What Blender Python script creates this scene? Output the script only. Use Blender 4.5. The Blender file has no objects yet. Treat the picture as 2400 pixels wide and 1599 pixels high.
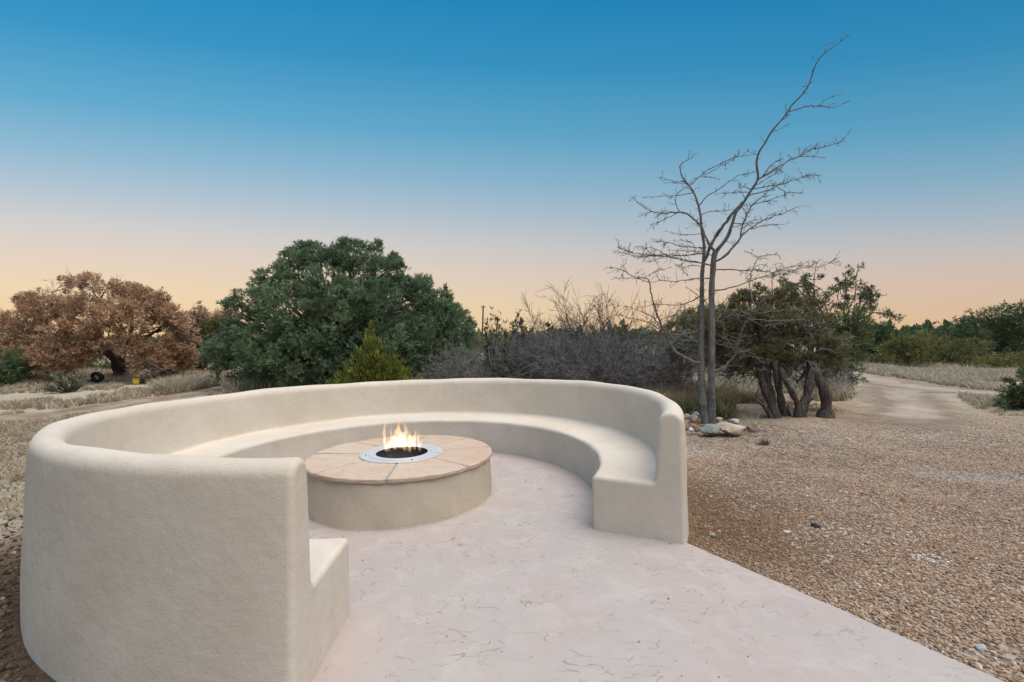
import bpy, math, random
import numpy as np
from mathutils import Matrix, Vector
R_ = np.random.RandomState
S = bpy.context.scene
COL = S.collection
PI = math.pi

# ------------------------------------------------------------------ camera
F, PX, PY, CAMH, ROLL = 1028.0, 1200.0, 800.7, 1.583, -0.01
CR, SR = math.cos(ROLL), math.sin(ROLL)
cam_d = bpy.data.cameras.new('camera')
cam = bpy.data.objects.new('camera', cam_d)
COL.objects.link(cam)
cam_d.sensor_width = 36.0
cam_d.sensor_fit = 'HORIZONTAL'
cam_d.lens = F / 2400.0 * 36.0
cam_d.shift_y = 1.2 / 2400.0
cam_d.clip_start = 0.05
cam_d.clip_end = 9000
cam.matrix_world = Matrix(((CR, -SR, 0, 0), (0, 0, -1, 0), (SR, CR, 0, CAMH), (0, 0, 0, 1)))
S.camera = cam

# ------------------------------------------------------------------ sky, sun, exposure
EXPO = 1.52
SEL, SAZ = math.radians(70), math.radians(112)       # soft light from high overhead
world = bpy.data.worlds.new('World')
S.world = world
world.use_nodes = True
wt = world.node_tree
wt.nodes.clear()


def srgb(r, g, b):
    f = lambda c: (c / 255 / 12.92) if c / 255 <= 0.04045 else ((c / 255 + 0.055) / 1.055) ** 2.4
    return (f(r), f(g), f(b), 1.0)


def wn(t, **k):
    n = wt.nodes.new(t)
    for a, v in k.items():
        setattr(n, a, v)
    return n


w_out = wn('ShaderNodeOutputWorld')
w_add = wn('ShaderNodeAddShader')
nish = wn('ShaderNodeTexSky', sky_type='NISHITA')
nish.sun_disc = False
nish.sun_elevation = SEL
nish.sun_rotation = SAZ
bg1 = wn('ShaderNodeBackground')
bg1.inputs['Strength'].default_value = 0.001
wt.links.new(nish.outputs[0], bg1.inputs['Color'])
tc = wn('ShaderNodeTexCoord')
sep = wn('ShaderNodeSeparateXYZ')
wt.links.new(tc.outputs['Generated'], sep.inputs[0])
def wm(op, a, b, c=None):
    nd = wn('ShaderNodeMath', operation=op)
    for i, v in enumerate((a, b, c)):
        if v is None: continue
        if isinstance(v, (int, float)): nd.inputs[i].default_value = v
        else: wt.links.new(v, nd.inputs[i])
    return nd.outputs[0]


# dusk sky: a band of warm glow over the horizon (strongest to the north west), clear blue above
sx_, sy_, sz_ = sep.outputs
den = wm('SQRT', wm('ADD', wm('MULTIPLY', sy_, sy_), wm('MULTIPLY_ADD', wm('MULTIPLY', sx_, sx_), 0.22, 0.015)), 0.0)
tt_ = wm('MULTIPLY_ADD', sx_, 0.055, wm('DIVIDE', sz_, den))
ramp = wn('ShaderNodeValToRGB')
ramp.color_ramp.interpolation = 'B_SPLINE' if False else 'LINEAR'
stops = [(0.00, (236, 203, 154)), (0.078, (233, 207, 172)), (0.146, (222, 205, 188)), (0.214, (203, 201, 199)), (0.28, (175, 192, 204)),
         (0.36, (140, 181, 204)), (0.467, (96, 166, 201)), (0.62, (54, 146, 193)), (0.778, (31, 132, 186)), (1.0, (24, 120, 178))]
el = ramp.color_ramp.elements
while len(el) < len(stops):
    el.new(0.5)
for e_, (p_, c_) in zip(el, stops):
    e_.position = p_
    e_.color = srgb(*c_)
wt.links.new(tt_, ramp.inputs[0])
bg2 = wn('ShaderNodeBackground')
bg2.inputs['Strength'].default_value = 0.5 ** EXPO * 0.97
mr = wn('ShaderNodeMapRange', interpolation_type='SMOOTHSTEP')
wt.links.new(tt_, mr.inputs[0])
mr.inputs[1].default_value, mr.inputs[2].default_value = 0.30, 0.02
mxr = wn('ShaderNodeMix', data_type='RGBA')
wt.links.new(wm('MULTIPLY', wm('MULTIPLY', wm('MAXIMUM', sx_, 0.0), 0.6), mr.outputs[0]), mxr.inputs[0])
wt.links.new(ramp.outputs[0], mxr.inputs[6])
mxr.inputs[7].default_value = srgb(226, 176, 138)
vm = wn('ShaderNodeVectorMath', operation='SCALE')
wt.links.new(mxr.outputs[2], vm.inputs[0])
wt.links.new(wm('MULTIPLY_ADD', sx_, -0.12, 1.0), vm.inputs['Scale'])
wt.links.new(vm.outputs[0], bg2.inputs['Color'])
wt.links.new(bg1.outputs[0], w_add.inputs[0])
wt.links.new(bg2.outputs[0], w_add.inputs[1])
wt.links.new(w_add.outputs[0], w_out.inputs['Surface'])

sun_d = bpy.data.lights.new('sun', 'SUN')
sun_d.energy = 1.5
sun_d.angle = math.radians(64)
sun_d.color = (1.0, 0.93, 0.84)
sun = bpy.data.objects.new('sun', sun_d)
COL.objects.link(sun)
sdir = Vector((math.sin(SAZ) * math.cos(SEL), math.cos(SAZ) * math.cos(SEL), math.sin(SEL)))
sun.rotation_euler = sdir.to_track_quat('Z', 'Y').to_euler()
S.view_settings.view_transform = 'Standard'
S.view_settings.look = 'None'
S.view_settings.exposure = EXPO
S.view_settings.gamma = 1
S.view_settings.use_curve_mapping = False
S.render.engine = 'CYCLES'
S.cycles.use_denoising = True
S.cycles.max_bounces = 6
S.cycles.volume_bounces = 0

# ------------------------------------------------------------------ helpers
GZ = -0.03                                     # natural ground level (patio top is z = 0)


def at(px, py, Y):
    a, b = px - PX, py - PY
    u, v = CR * a + SR * b, -SR * a + CR * b
    return np.array([u * Y / F, Y, CAMH - v * Y / F])


def gp(px, py, z=GZ):
    a, b = px - PX, py - PY
    u, v = CR * a + SR * b, -SR * a + CR * b
    Y = F * (CAMH - z) / v
    return np.array([u * Y / F, Y, z])


def tag(o, label=None, cat=None, group=None, kind=None):
    if label: o['label'] = label
    if cat: o['category'] = cat
    if group: o['group'] = group
    if kind: o['kind'] = kind
    return o


def empty(name, loc, label, cat, group=None):
    o = bpy.data.objects.new(name, None)
    o.empty_display_size = 0.1
    COL.objects.link(o)
    o.location = loc
    return tag(o, label, cat, group)


def mesh_np(name, V, Fc, mat, parent=None, smooth=True, tint=None, local=True):
    """V (n,3); Fc list of index arrays (k, sides)"""
    me = bpy.data.meshes.new(name)
    V = np.asarray(V, np.float32)
    if parent is not None and local:
        V = V - np.array(parent_loc(parent), np.float32)
    if not isinstance(Fc, (list, tuple)):
        Fc = [Fc]
    Fc = [np.asarray(f, np.int32) for f in Fc if len(f)]
    me.vertices.add(len(V))
    me.vertices.foreach_set('co', V.ravel())
    nl = sum(f.size for f in Fc)
    npoly = sum(len(f) for f in Fc)
    me.loops.add(nl)
    me.loops.foreach_set('vertex_index', np.concatenate([f.ravel() for f in Fc]))
    me.polygons.add(npoly)
    tot = np.concatenate([np.full(len(f), f.shape[1], np.int32) for f in Fc])
    st = np.concatenate([[0], np.cumsum(tot)[:-1]]).astype(np.int32)
    me.polygons.foreach_set('loop_start', st)
    me.update(calc_edges=True)
    me.polygons.foreach_set('use_smooth', np.full(npoly, bool(smooth)))
    if tint is not None:
        at_ = me.attributes.new('tint', 'FLOAT_COLOR', 'POINT')
        t4 = np.ones((len(V), 4), np.float32)
        t4[:, :3] = tint
        at_.data.foreach_set('color', t4.ravel())
    me.update()
    if mat is not None:
        me.materials.append(mat)
    o = bpy.data.objects.new(name, me)
    COL.objects.link(o)
    if parent is not None:
        o.parent = parent
    return o


def parent_loc(p):
    v = Vector((0, 0, 0))
    while p is not None:
        v = v + p.location
        p = p.parent
    return v


def norm(a):
    return a / np.maximum(np.linalg.norm(a, axis=-1, keepdims=True), 1e-9)


def tubes(P, Rr, sides=4):
    """P (N,K,3), Rr (N,K) -> V, quads"""
    P = np.asarray(P, float)
    Rr = np.asarray(Rr, float)
    N, K = P.shape[:2]
    T = np.empty_like(P)
    T[:, 1:-1] = P[:, 2:] - P[:, :-2]
    T[:, 0] = P[:, 1] - P[:, 0]
    T[:, -1] = P[:, -1] - P[:, -2]
    T = norm(T)
    ref = np.where(np.abs(T[..., 2:3]) > 0.9, np.array([1.0, 0, 0]), np.array([0, 0, 1.0]))
    mean = np.broadcast_to(ref[:, :1], T.shape)
    A = norm(np.cross(T, mean))
    B = np.cross(T, A)
    ang = np.arange(sides) * 2 * PI / sides
    V = P[:, :, None, :] + Rr[:, :, None, None] * (np.cos(ang)[None, None, :, None] * A[:, :, None, :] + np.sin(ang)[None, None, :, None] * B[:, :, None, :])
    V = V.reshape(-1, 3)
    i = np.arange(N)[:, None, None] * K * sides
    k = np.arange(K - 1)[None, :, None] * sides
    s = np.arange(sides)[None, None, :]
    s2 = (s + 1) % sides
    q = np.stack([i + k + s, i + k + s2, i + k + sides + s2, i + k + sides + s], -1).reshape(-1, 4)
    return V, q


class Acc:
    def __init__(self):
        self.V, self.Q, self.T, self.C, self.n = [], [], [], [], 0

    def add(self, V, q=None, t=None, tint=None):
        V = np.asarray(V, float)
        if q is not None and len(q): self.Q.append(np.asarray(q) + self.n)
        if t is not None and len(t): self.T.append(np.asarray(t) + self.n)
        self.V.append(V)
        self.C.append(np.ones((len(V), 3)) if tint is None else np.broadcast_to(tint, (len(V), 3)))
        self.n += len(V)

    def tube(self, P, Rr, sides=5, tint=None):
        P = np.asarray(P, float)
        if P.ndim == 2:
            P = P[None]
            Rr = np.asarray(Rr, float)[None]
        V, q = tubes(P, Rr, sides)
        self.add(V, q, None, tint)

    def build(self, name, mat, parent=None, smooth=True, tint=False):
        f = []
        if self.Q: f.append(np.concatenate(self.Q))
        if self.T: f.append(np.concatenate(self.T))
        return mesh_np(name, np.concatenate(self.V), f, mat, parent, smooth, np.concatenate(self.C) if tint else None)


def resample(pts, n):
    pts = np.asarray(pts, float)
    # Catmull-Rom then even resampling
    P = np.vstack([2 * pts[0] - pts[1], pts, 2 * pts[-1] - pts[-2]])
    out = []
    for i in range(1, len(P) - 2):
        t = np.linspace(0, 1, 9)[:-1, None]
        a, b, c, d = P[i - 1], P[i], P[i + 1], P[i + 2]
        out.append(0.5 * (2 * b + (c - a) * t + (2 * a - 5 * b + 4 * c - d) * t ** 2 + (3 * b - a - 3 * c + d) * t ** 3))
    out.append(pts[-1:])
    q = np.vstack(out)
    s = np.concatenate([[0], np.cumsum(np.linalg.norm(np.diff(q, axis=0), axis=1))])
    u = np.linspace(0, s[-1], n)
    return np.stack([np.interp(u, s, q[:, k]) for k in range(q.shape[1])], 1)


def grow(rs, st, di, ln, K=5, wig=0.25, up=0.0):
    """random-walk twigs: (N,3) starts and directions -> (N,K,3)"""
    N = len(st)
    P = np.empty((N, K, 3))
    P[:, 0] = st
    d = norm(di)
    seg = (ln / (K - 1))[:, None]
    for k in range(1, K):
        d = norm(d + rs.normal(0, wig, (N, 3)) + np.array([0, 0, up]))
        P[:, k] = P[:, k - 1] + d * seg
    return P


def children(rs, P, per, lo=0.25, hi=1.0, spread=0.9, flat=0.0):
    """start points / directions for side shoots on polylines P (N,K,3)"""
    N, K = P.shape[:2]
    idx = np.repeat(np.arange(N), per)
    t = lo + (hi - lo) * rs.rand(len(idx))
    f = t * (K - 1)
    k = np.minimum(f.astype(int), K - 2)
    w = (f - k)[:, None]
    st = P[idx, k] * (1 - w) + P[idx, k + 1] * w
    tg = norm(P[idx, k + 1] - P[idx, k])
    rnd = norm(rs.normal(0, 1, (len(idx), 3)) * np.array([1, 1, 1 - flat]))
    return st, norm(tg + rnd * spread), t, idx


# ------------------------------------------------------------------ materials
def mat(name):
    m = bpy.data.materials.new(name)
    m.use_nodes = True
    nt = m.node_tree
    bs = nt.nodes['Principled BSDF']
    bs.inputs['Roughness'].default_value = 0.85
    bs.inputs['Specular IOR Level'].default_value = 0.25
    return m, nt, bs


class NB:
    """little node builder"""

    def __init__(s, nt):
        s.nt = nt

    def n(s, t, ins=None, **k):
        nd = s.nt.nodes.new(t)
        for a, v in k.items():
            setattr(nd, a, v)
        for key, v in (ins or {}).items():
            s.set(nd.inputs[key], v)
        return nd

    def set(s, sock, v):
        if isinstance(v, bpy.types.NodeSocket):
            s.nt.links.new(v, sock)
        elif hasattr(v, 'outputs'):
            s.nt.links.new(v.outputs[0], sock)
        else:
            sock.default_value = v

    def coord(s, which='Object', scale=None):
        c = s.n('ShaderNodeTexCoord').outputs[which]
        if scale is not None:
            c = s.n('ShaderNodeMapping', {'Vector': c, 'Scale': scale}).outputs[0]
        return c

    def noise(s, scale, detail=4, rough=0.55, vec=None, dist=0.0):
        i = {'Scale': scale, 'Detail': detail, 'Roughness': rough, 'Distortion': dist}
        if vec is not None: i['Vector'] = vec
        return s.n('ShaderNodeTexNoise', i).outputs[0]

    def voro(s, scale, vec=None, feature='F1', out=0, rand=1.0):
        i = {'Scale': scale, 'Randomness': rand}
        if vec is not None: i['Vector'] = vec
        return s.n('ShaderNodeTexVoronoi', i, feature=feature).outputs[out]

    def math(s, op, a, b=0.0, c=0.0, clamp=False):
        nd = s.n('ShaderNodeMath', operation=op, use_clamp=clamp)
        for i, v in enumerate((a, b, c)):
            s.set(nd.inputs[i], v)
        return nd.outputs[0]

    def rng(s, v, a, b, c=0.0, d=1.0):
        return s.n('ShaderNodeMapRange', {0: v, 1: a, 2: b, 3: c, 4: d}, interpolation_type='SMOOTHSTEP').outputs[0]

    def mix(s, f, a, b, mode='MIX'):
        nd = s.n('ShaderNodeMix', data_type='RGBA', blend_type=mode)
        s.set(nd.inputs[0], f)
        for sock, v in ((nd.inputs[6], a), (nd.inputs[7], b)):
            if isinstance(v, tuple) and len(v) == 3: v = v + (1.0,)
            s.set(sock, v)
        return nd.outputs[2]

    def ramp(s, f, st):
        nd = s.n('ShaderNodeValToRGB', {0: f})
        e = nd.color_ramp.elements
        while len(e) < len(st): e.new(0.5)
        for x, (p, c) in zip(e, st):
            x.position = p
            x.color = tuple(c) + (1.0,) if len(c) == 3 else c
        return nd.outputs[0]

    def bump(s, h, strength=0.3, dist=0.01, prev=None):
        i = {'Height': h, 'Strength': strength, 'Distance': dist}
        if prev is not None: i['Normal'] = prev
        return s.n('ShaderNodeBump', i).outputs[0]


def geo_pos(b):
    return b.n('ShaderNodeNewGeometry').outputs['Position']


# --- stucco
def m_stucco(name, col, col2):
    m, nt, bs = mat(name)
    b = NB(nt)
    p = geo_pos(b)
    n1 = b.noise(1.6, 4, 0.55, p)
    n2 = b.noise(9, 4, 0.6, p)
    c = b.mix(b.rng(n1, 0.3, 0.7), col, col2)
    c = b.mix(b.math('MULTIPLY', b.rng(n2, 0.42, 0.72), 0.2), c, tuple(x * 0.86 for x in col))
    # hair stains running down, soil splashes close to the ground
    z = b.n('ShaderNodeSeparateXYZ', {0: p}).outputs[2]
    low = b.rng(z, 0.16, -0.02)
    sp = b.rng(b.noise(55, 3, 0.7, p), 0.6, 0.66)
    spl = b.math('MULTIPLY', b.math('MULTIPLY', low, sp), b.rng(b.noise(4, 2, 0.5, p), 0.45, 0.62))
    c = b.mix(b.math('MULTIPLY', spl, 0.75), c, (0.13, 0.08, 0.05))
    crust = b.math('MULTIPLY', b.rng(b.math('ADD', z, b.math('MULTIPLY', b.noise(30, 3, 0.6, p), 0.03)), 0.036, 0.022), 0.55)
    c = b.mix(crust, c, (0.60, 0.56, 0.50))
    sm_ = b.n('ShaderNodeMapping', {'Vector': p, 'Scale': (9, 9, 1.3)}).outputs[0]
    c = b.mix(b.math('MULTIPLY', b.rng(b.noise(1.0, 4, 0.65, sm_), 0.5, 0.75), 0.2), c, tuple(x * 0.82 for x in col))
    fine = b.noise(420, 2, 0.6, p)
    grain = b.noise(130, 3, 0.6, p)
    trow = b.noise(14, 3, 0.5, p)
    c = b.mix(b.math('MULTIPLY', b.rng(grain, 0.5, 0.78), 0.22), c, tuple(x * 0.72 for x in col))
    nt.links.new(c, bs.inputs['Base Color'])
    h = b.math('ADD', b.math('MULTIPLY', grain, 0.7), b.math('MULTIPLY', fine, 0.3))
    nb = b.bump(h, 0.45, 0.006)
    nb = b.bump(trow, 0.2, 0.025, nb)
    nt.links.new(nb, bs.inputs['Normal'])
    bs.inputs['Roughness'].default_value = 0.92
    bs.inputs['Specular IOR Level'].default_value = 0.15
    return m


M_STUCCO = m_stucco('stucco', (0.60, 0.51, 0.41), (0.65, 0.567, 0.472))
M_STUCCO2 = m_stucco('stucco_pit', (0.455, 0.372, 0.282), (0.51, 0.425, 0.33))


# --- stamped concrete
def m_patio():
    m, nt, bs = mat('stamped_concrete')
    b = NB(nt)
    p = geo_pos(b)
    n1 = b.noise(1.1, 4, 0.55, p)
    n2 = b.noise(4.5, 4, 0.6, p, 0.8)
    n3 = b.noise(22, 5, 0.65, p)
    c = b.mix(b.rng(n1, 0.35, 0.65), (0.425, 0.367, 0.328), (0.435, 0.35, 0.314))
    c = b.mix(b.math('MULTIPLY', b.rng(n2, 0.46, 0.72), 0.5), c, (0.485, 0.433, 0.392))
    c = b.mix(b.math('MULTIPLY', b.rng(n3, 0.52, 0.75), 0.25), c, (0.33, 0.262, 0.232))
    c = b.mix(b.math('MULTIPLY', b.rng(b.noise(2.3, 3, 0.6, p), 0.62, 0.75), 0.3), c, (0.36, 0.30, 0.235))
    # short curved stamp scratches: thin level lines of warped noise, broken up by a mask
    marks = None
    for k, (sc, wid, mk, mlo) in enumerate(((3.8, 0.0085, 2.4, 0.50), (6.5, 0.012, 3.6, 0.53), (2.4, 0.0055, 1.9, 0.50))):
        off = b.n('ShaderNodeVectorMath', {0: p, 1: (13.1 * k, 7.7 * k, 3.3 * k)}, operation='ADD').outputs[0]
        st = b.n('ShaderNodeMapping', {'Vector': off, 'Rotation': (0, 0, 0.3 + 0.5 * k), 'Scale': (1.0, 2.2, 1.0)}).outputs[0]
        nn = b.noise(sc, 1.2, 0.4, st, 0.5)
        line = b.rng(b.math('ABSOLUTE', b.math('SUBTRACT', nn, 0.5)), wid, wid * 0.25)
        msk = b.rng(b.noise(mk * 1.7, 2, 0.5, off), mlo, mlo + 0.09)
        brk = b.rng(b.noise(16 + 5 * k, 3, 0.6, off), 0.42, 0.52)
        v = b.math('MULTIPLY', b.math('MULTIPLY', line, msk), brk)
        marks = v if marks is None else b.math('MAXIMUM', marks, v)
    marks = b.math('MULTIPLY', marks, b.rng(b.noise(0.75, 3, 0.6, p), 0.36, 0.58, 0.4, 1.0))
    c = b.mix(b.math('MULTIPLY', marks, 0.62), c, (0.21, 0.14, 0.10))
    # faint control joint
    nt.links.new(c, bs.inputs['Base Color'])
    h = b.math('SUBTRACT', b.math('ADD', b.math('MULTIPLY', n2, 0.6), b.math('MULTIPLY', n3, 0.4)), b.math('MULTIPLY', marks, 0.8))
    nt.links.new(b.bump(h, 0.5, 0.012), bs.inputs['Normal'])
    rr = b.rng(n2, 0.3, 0.7, 0.45, 0.7)
    nt.links.new(rr, bs.inputs['Roughness'])
    bs.inputs['Specular IOR Level'].default_value = 0.35
    return m


M_PATIO = m_patio()


# --- natural ground
def m_ground():
    m, nt, bs = mat('desert_ground')
    b = NB(nt)
    p = geo_pos(b)
    xyz = b.n('ShaderNodeSeparateXYZ', {0: p})
    X, Y = xyz.outputs[0], xyz.outputs[1]
    big = b.noise(0.16, 4, 0.6, p)
    med = b.noise(0.9, 5, 0.6, p)
    sm = b.noise(7, 4, 0.65, p)
    fine = b.noise(60, 4, 0.7, p)
    # dirt
    c = b.mix(b.rng(med, 0.35, 0.65), (0.40, 0.30, 0.22), (0.32, 0.225, 0.15))
    # gravelly grey-pink forecourt to the right
    cell = b.voro(42, p, out=1)
    cs = b.n('ShaderNodeSeparateColor', {0: cell}).outputs[0]
    gr = b.ramp(cs, [(0.0, (0.13, 0.09, 0.065)), (0.3, (0.27, 0.19, 0.14)), (0.6, (0.36, 0.27, 0.20)), (0.85, (0.46, 0.38, 0.31)), (1.0, (0.55, 0.50, 0.45))])
    wob = b.math('MULTIPLY', b.math('SUBTRACT', med, 0.5), 3.0)
    fr = b.math('ADD', Y, wob)
    gmask = b.math('MULTIPLY', b.rng(fr, 9.4, 7.2), b.rng(X, 0.0, 1.0))
    gfar = b.math('MULTIPLY', b.rng(fr, 14.0, 8.5), b.rng(big, 0.38, 0.55))
    c = b.mix(b.math('MAXIMUM', gmask, b.math('MULTIPLY', gfar, 0.7)), c, gr)
    # pale straw thatch further out
    straw = b.mix(b.rng(sm, 0.3, 0.7), (0.36, 0.30, 0.215), (0.50, 0.44, 0.345))
    smask = b.math('MULTIPLY', b.rng(b.math('ADD', Y, wob), 8.0, 12.0), b.rng(b.noise(0.33, 4, 0.65, p), 0.40, 0.54))
    c = b.mix(b.math('MULTIPLY', smask, 0.9), c, straw)
    lmask = b.math('MULTIPLY', b.rng(X, -3.6, -5.0), b.rng(b.noise(0.8, 5, 0.7, p), 0.36, 0.56))
    c = b.mix(b.math('MULTIPLY', lmask, 0.8), c, straw)
    # reddish fresh backfill against the wall
    cx = b.math('SUBTRACT', X, -1.05)
    cy = b.math('SUBTRACT', Y, 4.44)
    rad = b.math('SQRT', b.math('ADD', b.math('MULTIPLY', cx, cx), b.math('MULTIPLY', cy, cy)))
    fill = b.rng(b.math('ADD', rad, b.math('MULTIPLY', b.math('SUBTRACT', med, 0.5), 1.1)), 3.6, 2.95)
    c = b.mix(b.math('MULTIPLY', fill, 0.9), c, b.mix(b.rng(sm, 0.35, 0.65), (0.125, 0.078, 0.048), (0.19, 0.118, 0.068)))
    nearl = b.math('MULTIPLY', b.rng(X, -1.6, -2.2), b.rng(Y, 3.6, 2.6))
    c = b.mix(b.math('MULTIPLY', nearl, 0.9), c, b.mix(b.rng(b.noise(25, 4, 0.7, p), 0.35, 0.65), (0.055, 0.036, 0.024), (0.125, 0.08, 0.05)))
    # litter speckle
    c = b.mix(b.math('MULTIPLY', b.rng(fine, 0.56, 0.70), 0.5), c, (0.13, 0.095, 0.07))
    c = b.mix(b.math('MULTIPLY', b.rng(b.noise(95, 3, 0.7, p), 0.60, 0.72), 0.5), c, (0.55, 0.49, 0.41))
    nt.links.new(c, bs.inputs['Base Color'])
    hb = b.math('ADD', b.math('MULTIPLY', sm, 0.6), b.math('MULTIPLY', fine, 0.4))
    nb = b.bump(hb, 0.8, 0.05)
    nt.links.new(nb, bs.inputs['Normal'])
    bs.inputs['Roughness'].default_value = 0.95
    bs.inputs['Specular IOR Level'].default_value = 0.1
    return m


M_GROUND = m_ground()


def m_track():
    m, nt, bs = mat('track_dirt')
    b = NB(nt)
    p = geo_pos(b)
    n = b.noise(1.2, 5, 0.65, p)
    f = b.noise(30, 4, 0.7, p)
    c = b.mix(b.rng(n, 0.35, 0.65), (0.335, 0.262, 0.205), (0.42, 0.35, 0.288))
    c = b.mix(b.math('MULTIPLY', b.rng(b.noise(0.5, 4, 0.7, p), 0.5, 0.62), 0.7), c, (0.29, 0.195, 0.135))
    c = b.mix(b.math('MULTIPLY', b.rng(f, 0.55, 0.7), 0.5), c, (0.20, 0.15, 0.11))
    ac = b.n('ShaderNodeSeparateColor', {0: b.n('ShaderNodeAttribute', attribute_name='tint').outputs['Color']}).outputs[1]
    rut = b.math('MULTIPLY', b.rng(b.math('ABSOLUTE', b.math('SUBTRACT', b.math('ADD', ac, b.math('MULTIPLY', b.math('SUBTRACT', n, 0.5), 0.25)), 0.42)), 0.16, 0.04), 0.65)
    c = b.mix(rut, c, b.mix(b.rng(f, 0.4, 0.65), (0.29, 0.185, 0.12), (0.36, 0.25, 0.175)))
    nt.links.new(c, bs.inputs['Base Color'])
    nt.links.new(b.bump(f, 0.6, 0.03), bs.inputs['Normal'])
    return m




def soft_edge(m, nscale=2.2):
    """fade a ground sheet out along its ragged edge"""
    nt = m.node_tree
    b = NB(nt)
    a = b.n('ShaderNodeSeparateColor', {0: b.n('ShaderNodeAttribute', attribute_name='tint').outputs['Color']}).outputs[0]
    p = geo_pos(b)
    nz = b.math('ADD', b.math('MULTIPLY', b.noise(nscale, 5, 0.7, p), 0.9), b.math('MULTIPLY', b.noise(nscale * 9, 3, 0.7, p), 0.4))
    al = b.rng(b.math('ADD', a, b.math('SUBTRACT', nz, 0.65)), 0.12, 0.95)
    tr = b.n('ShaderNodeBsdfTransparent')
    mxs = b.n('ShaderNodeMixShader', {0: al, 1: tr.outputs[0], 2: nt.nodes['Principled BSDF'].outputs[0]})
    nt.links.new(mxs.outputs[0], nt.nodes['Material Output'].inputs['Surface'])
    return m


M_TRACK = soft_edge(m_track())


def m_plain(name, col, rough=0.8, metal=0.0, var=0.25, scale=12, bump=0.0, bscale=60, col2=None):
    m, nt, bs = mat(name)
    b = NB(nt)
    p = b.coord('Object')
    n = b.noise(scale, 4, 0.6, p)
    c = b.mix(b.rng(n, 0.3, 0.7), tuple(x * (1 - var) for x in col), col2 or tuple(min(1, x * (1 + var)) for x in col))
    nt.links.new(c, bs.inputs['Base Color'])
    bs.inputs['Roughness'].default_value = rough
    bs.inputs['Metallic'].default_value = metal
    if bump:
        nt.links.new(b.bump(b.noise(bscale, 4, 0.6, p), bump, 0.02), bs.inputs['Normal'])
    return m


def m_tint(name, rough=0.7, transl=0.0, instancer=False, bump=False):
    m, nt, bs = mat(name)
    a = nt.nodes.new('ShaderNodeAttribute')
    a.attribute_name = 'tint'
    if instancer: a.attribute_type = 'INSTANCER'
    b = NB(nt)
    c = a.outputs['Color']
    if bump:
        n = b.noise(60, 3, 0.6, b.coord('Object'))
        c = b.mix(b.rng(n, 0.3, 0.7), c, b.mix(1.0, c, (0.72, 0.72, 0.72), 'MULTIPLY'))
    nt.links.new(c, bs.inputs['Base Color'])
    bs.inputs['Roughness'].default_value = rough
    if transl:
        tr = nt.nodes.new('ShaderNodeBsdfTranslucent')
        nt.links.new(c, tr.inputs['Color'])
        mx_ = nt.nodes.new('ShaderNodeMixShader')
        mx_.inputs[0].default_value = transl
        nt.links.new(bs.outputs[0], mx_.inputs[1])
        nt.links.new(tr.outputs[0], mx_.inputs[2])
        nt.links.new(mx_.outputs[0], nt.nodes['Material Output'].inputs['Surface'])
    return m


M_LEAF = m_tint('foliage', 0.6, 0.25)
M_PEBBLE = m_tint('pebble', 0.85, 0, True)
M_GRASSB = m_tint('dry_blades', 0.8, 0.3)


def m_bark(name, c1, c2, sx=14, sz=2.2, rings=False):
    m, nt, bs = mat(name)
    b = NB(nt)
    p = geo_pos(b)
    q = b.n('ShaderNodeMapping', {'Vector': p, 'Scale': (sx, sx, sz)}).outputs[0]
    n = b.noise(1.6, 5, 0.65, q)
    c = b.mix(b.rng(n, 0.32, 0.66), c1, c2)
    if rings:
        q2 = b.n('ShaderNodeMapping', {'Vector': p, 'Scale': (2.2, 2.2, 9)}).outputs[0]
        c = b.mix(b.math('MULTIPLY', b.rng(b.noise(1.0, 5, 0.7, q2), 0.5, 0.72), 0.75), c, tuple(x * 0.45 for x in c1))
    nt.links.new(c, bs.inputs['Base Color'])
    nt.links.new(b.bump(n, 0.8, 0.03), bs.inputs['Normal'])
    bs.inputs['Roughness'].default_value = 0.9
    return m


M_BARK_GREY = m_bark('smooth_grey_bark', (0.125, 0.112, 0.102), (0.235, 0.213, 0.195), 9, 3, True)
M_BARK_DARK = m_bark('dark_bark', (0.05, 0.04, 0.035), (0.12, 0.095, 0.08))
M_BARK_JUN = m_bark('shreddy_juniper_bark', (0.022, 0.018, 0.015), (0.135, 0.11, 0.09), 26, 1.6)
M_BARK_DEAD = m_bark('dead_grey_twig', (0.20, 0.185, 0.18), (0.34, 0.315, 0.305), 14, 4)
M_TWIG_GREY = m_bark('grey_brush_twig', (0.125, 0.116, 0.114), (0.24, 0.224, 0.218), 8, 4)

# ================================================================== THE SETTING
# ground: one sheet, fine near the camera, out to the horizon
rs = R_(5)
gx = np.concatenate([-np.geomspace(12, 3200, 26)[::-1], np.linspace(-11.5, 14, 150), np.geomspace(14.5, 3200, 26)])
gy = np.concatenate([-np.geomspace(4, 3000, 16)[::-1], np.linspace(-3.5, 26, 170), np.geomspace(27, 5200, 34)])
GXX, GYY = np.meshgrid(gx, gy)


def hz(x, y):
    """gentle relief of the natural ground"""
    d = np.hypot(x + 1.05, y - 4.44)
    w = np.clip((d - 2.6) / 2.0, 0, 1)
    z = (0.035 * np.sin(0.9 * x + 1.3) * np.cos(0.7 * y + 0.4) + 0.02 * np.sin(2.1 * x - 1.1 * y) + 0.012 * np.sin(4.3 * x + 3.7 * y + 1)) * w
    z = z * np.clip((np.hypot(x - 1.7, y - 2.7) - 0.8) / 2.0, 0.15, 1)
    far = np.clip((np.hypot(x, y) - 25) / 40, 0, 1)
    return z * (1 - far) + far * 0.0


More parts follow.
